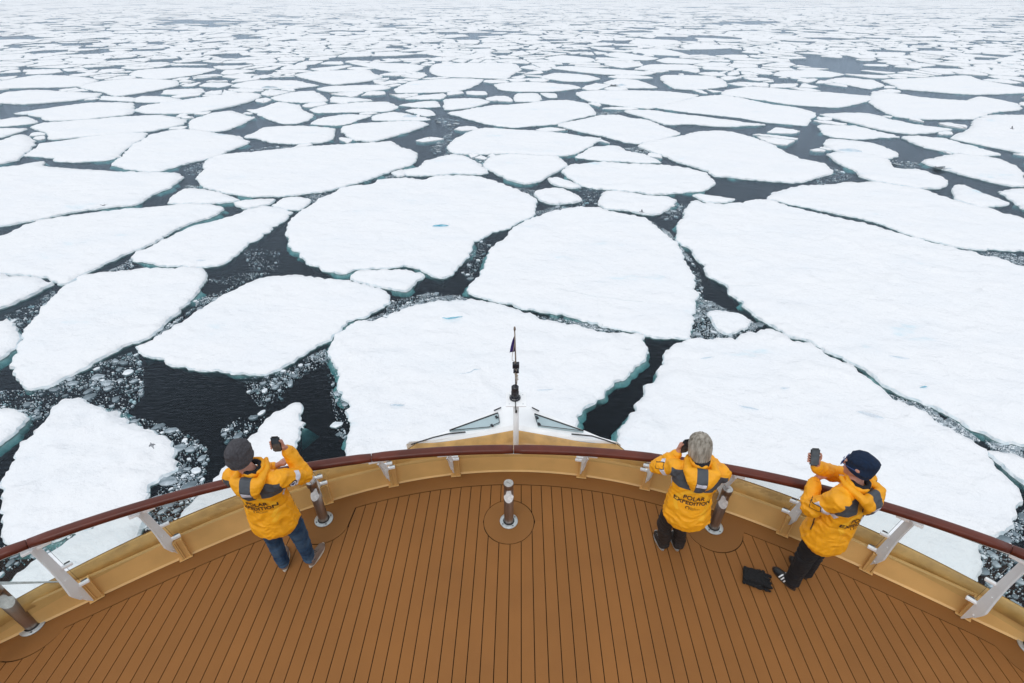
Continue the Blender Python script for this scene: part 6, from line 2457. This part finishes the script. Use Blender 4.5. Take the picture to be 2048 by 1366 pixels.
# --- man in black trousers at the right
pn3 = V((-0.08, -0.88, 0.46)).normalized(); pu3 = (V((0.02, 0.40, 0.9)) - pn3 * V((0.02, 0.40, 0.9)).dot(pn3)).normalized()
pr3 = pn3.cross(pu3); pr3 = pr3 if pr3.x > 0 else -pr3
ph3 = D(1629.5, 914, 1.60)
man3 = dict(
    label='man in black trousers and a navy beanie raising a phone, black gloves by his feet', seed=8.7, bulk=0.98,
    shoes=[(D(1590, 1182), D(1545, 1135)), (D(1613, 1160), D(1579, 1113))],
    legs=[(N(2.63, 2.565, 0.88), N(2.64, 2.59, 0.47), D(1587, 1158, 0.095)), (N(2.80, 2.64, 0.88), N(2.81, 2.68, 0.47), D(1613, 1140, 0.095))],
    pelvis=N(2.715, 2.60, 0.94), hem=N(2.70, 2.59, 0.755), neck=N(2.715, 2.575, 1.49), head=N(2.68, 2.62, 1.655),
    look=V((-0.62, 0.8, -0.06)), sh=(N(2.53, 2.49, 1.425), N(2.875, 2.68, 1.435)),
    arms=[(N(2.545, 2.485, 1.42), N(2.455, 2.60, 1.15), N(2.545, 2.78, 1.30), ('fist', N(2.60, 2.80, 1.355), V((-0.3, -0.5, 0.8)), 1)),
          (N(2.865, 2.70, 1.42), N(2.78, 2.91, 1.24), ph3 + V((0.055, 0.0, -0.115)), ('phone', ph3, pr3, pu3, pn3, True))],
    trouser_mat=M['trouser_k'], shoe_mats=(M['shoe_k'], M['gum']), shoe_style='stripes', hat='normal', hat_mat=M['beanie_n'], glasses=True, hat_scale=0.92, knee_r=0.078, cuff_r=0.068,
    badges=[(N(2.47, 2.57, 1.27), V((0.7, 0.7, -0.2)), V((-0.2, 0.2, 1)), 'pocket')])
build_person(man3)
make_phone('dark phone held high by the man in the navy beanie', ph3, pr3, pu3, pn3)

# --- black gloves on the deck
g0 = D(1487, 1141); g1 = D(1546, 1160); g2 = D(1541, 1189)
ctr = D(1516, 1164, 0.0)
gl = empty('folded_gloves', (ctr.x, ctr.y, ZD), 'folded pair of black fleece gloves lying on the planks', 'gloves')
gx = (g1 - g0).normalized(); gy = Vector((-gx.y, gx.x, 0))
AG = Matrix((gx, gy, Vector((0, 0, 1)))).transposed()
for gi, (oy, oz) in enumerate(((-0.012, 0.022), (0.012, 0.058))):
    b = Blob(AG)
    c = ctr + Vector((0, 0, oz)) + gy * oy
    b.hull((c - gx * 0.10 - gy * 0.045, 0.020), (c - gx * 0.10 + gy * 0.05, 0.020), (c + gx * 0.02 - gy * 0.055, 0.021), (c + gx * 0.02 + gy * 0.055, 0.021))
    b.hull((c - gx * 0.13 - gy * 0.052, 0.018), (c - gx * 0.13 + gy * 0.055, 0.018), (c - gx * 0.10, (0.02, 0.05, 0.02)))
    for k in range(4):
        o_ = -0.048 + 0.032 * k
        p = c + gx * 0.02 + gy * o_
        b.hull((p, 0.018), (p + gx * (0.075 + 0.012 * math.sin(k * 2.1 + gi)) + gy * 0.006 * (k - 1.5) - Vector((0, 0, 0.006 + gi * 0.008)), 0.0135))
    b.hull((c - gx * 0.03 + gy * 0.06, 0.018), (c + gx * 0.04 + gy * (0.082 if gi else 0.07) - Vector((0, 0, 0.008)), 0.013))
    me = b.skin('glove', 0.005, 3)
    displace(me, folds(0.010, 3 + gi, 3, 3))
    link_mesh('glove', me, M['glove'], gl, True)
b = Blob(AG)
b.hull((ctr - gx * 0.125 - gy * 0.06 + Vector((0, 0, 0.06)), 0.010), (ctr - gx * 0.125 + gy * 0.055 + Vector((0, 0, 0.078)), 0.010))
link_mesh('cuff_roll', b.skin('cuff_roll', 0.004, 1), M['glove'], gl, True)

# ------------------------------------------------------------ gulls over the ice
def gull(u, v, z, span, yaw, roll, label):
    p = at(u, v, z)
    r = Matrix.Rotation(yaw, 3, 'Z') @ Matrix.Rotation(roll, 3, 'Y')
    t = empty('seabird', p, label, 'bird')
    b = Blob(r)
    b.hull((p - r.col[1] * 0.16, 0.015), (p, (0.05, 0.1, 0.045)), (p + r.col[1] * 0.14, 0.03))
    b.hull((p - r.col[1] * 0.15, (0.03, 0.05, 0.006)), (p - r.col[1] * 0.24, (0.045, 0.03, 0.005)))
    b.hull((p + r.col[1] * 0.18 + r.col[2] * 0.012, 0.028), (p + r.col[1] * 0.235, 0.008))
    link_mesh('body', b.skin('body', 0.012, 1), M['bird'], t, True)
    for s_ in (-1, 1):
        bm = bmesh.new()
        L = []
        for k in range(7):
            f = k / 6
            x = s_ * span / 2 * f
            zz = 0.10 * math.sin(f * math.pi * 0.8) * span
            yb = 0.05 + 0.05 * math.sin(f * 3) - 0.10 * f * f
            w_ = 0.13 * (1 - f ** 2.2) + 0.015
            L.append((p + r @ Vector((x, yb, zz)), p + r @ Vector((x, yb - w_, zz - 0.01))))
        a_ = [bm.verts.new(q[0]) for q in L]; c_ = [bm.verts.new(q[1]) for q in L]
        a2 = [bm.verts.new(q[0] + Vector((0, 0, .012))) for q in L]
        for k in range(6):
            bm.faces.new((a_[k], a_[k + 1], c_[k + 1], c_[k]))
            bm.faces.new((a2[k], a2[k + 1], c_[k + 1], c_[k]))
            bm.faces.new((a_[k], a_[k + 1], a2[k + 1], a2[k]))
        from_bm('wing', bm, M['bird'], t)


gull(2024, 257, 4.0, 1.15, 0.6, 0.5, 'grey seabird gliding over the white floe at the right edge')
gull(1284, 424, 3.0, 0.95, 1.2, 0.6, 'dark seabird low over the notched turquoise-footed floe')
gull(304, 891, 1.2, 0.24, 0.8, 0.2, 'small dark seabird over the sunlit floe at the left')
gull(207, 411, 1.5, 0.75, 1.4, 0.3, 'seabird low over the large smooth floe at the left edge')
#PART4END
# ------------------------------------------------------------ the air: faint polar mist
bm = bmesh.new()
box(bm, (0, 1900, 6.5), (4200, 2350, 12.5))
hz = bpy.data.materials.new('mist')
hz.use_nodes = True
hz.node_tree.nodes.clear()
_o = hz.node_tree.nodes.new('ShaderNodeOutputMaterial')
_v = hz.node_tree.nodes.new('ShaderNodeVolumePrincipled')
_v.inputs['Color'].default_value = (0.93, 0.95, 0.97, 1)
_v.inputs['Density'].default_value = 0.00034
_v.inputs['Anisotropy'].default_value = 0.2
hz.node_tree.links.new(_v.outputs[0], _o.inputs['Volume'])
o = from_bm('haze', bm, hz)
tag(o, kind='stuff')
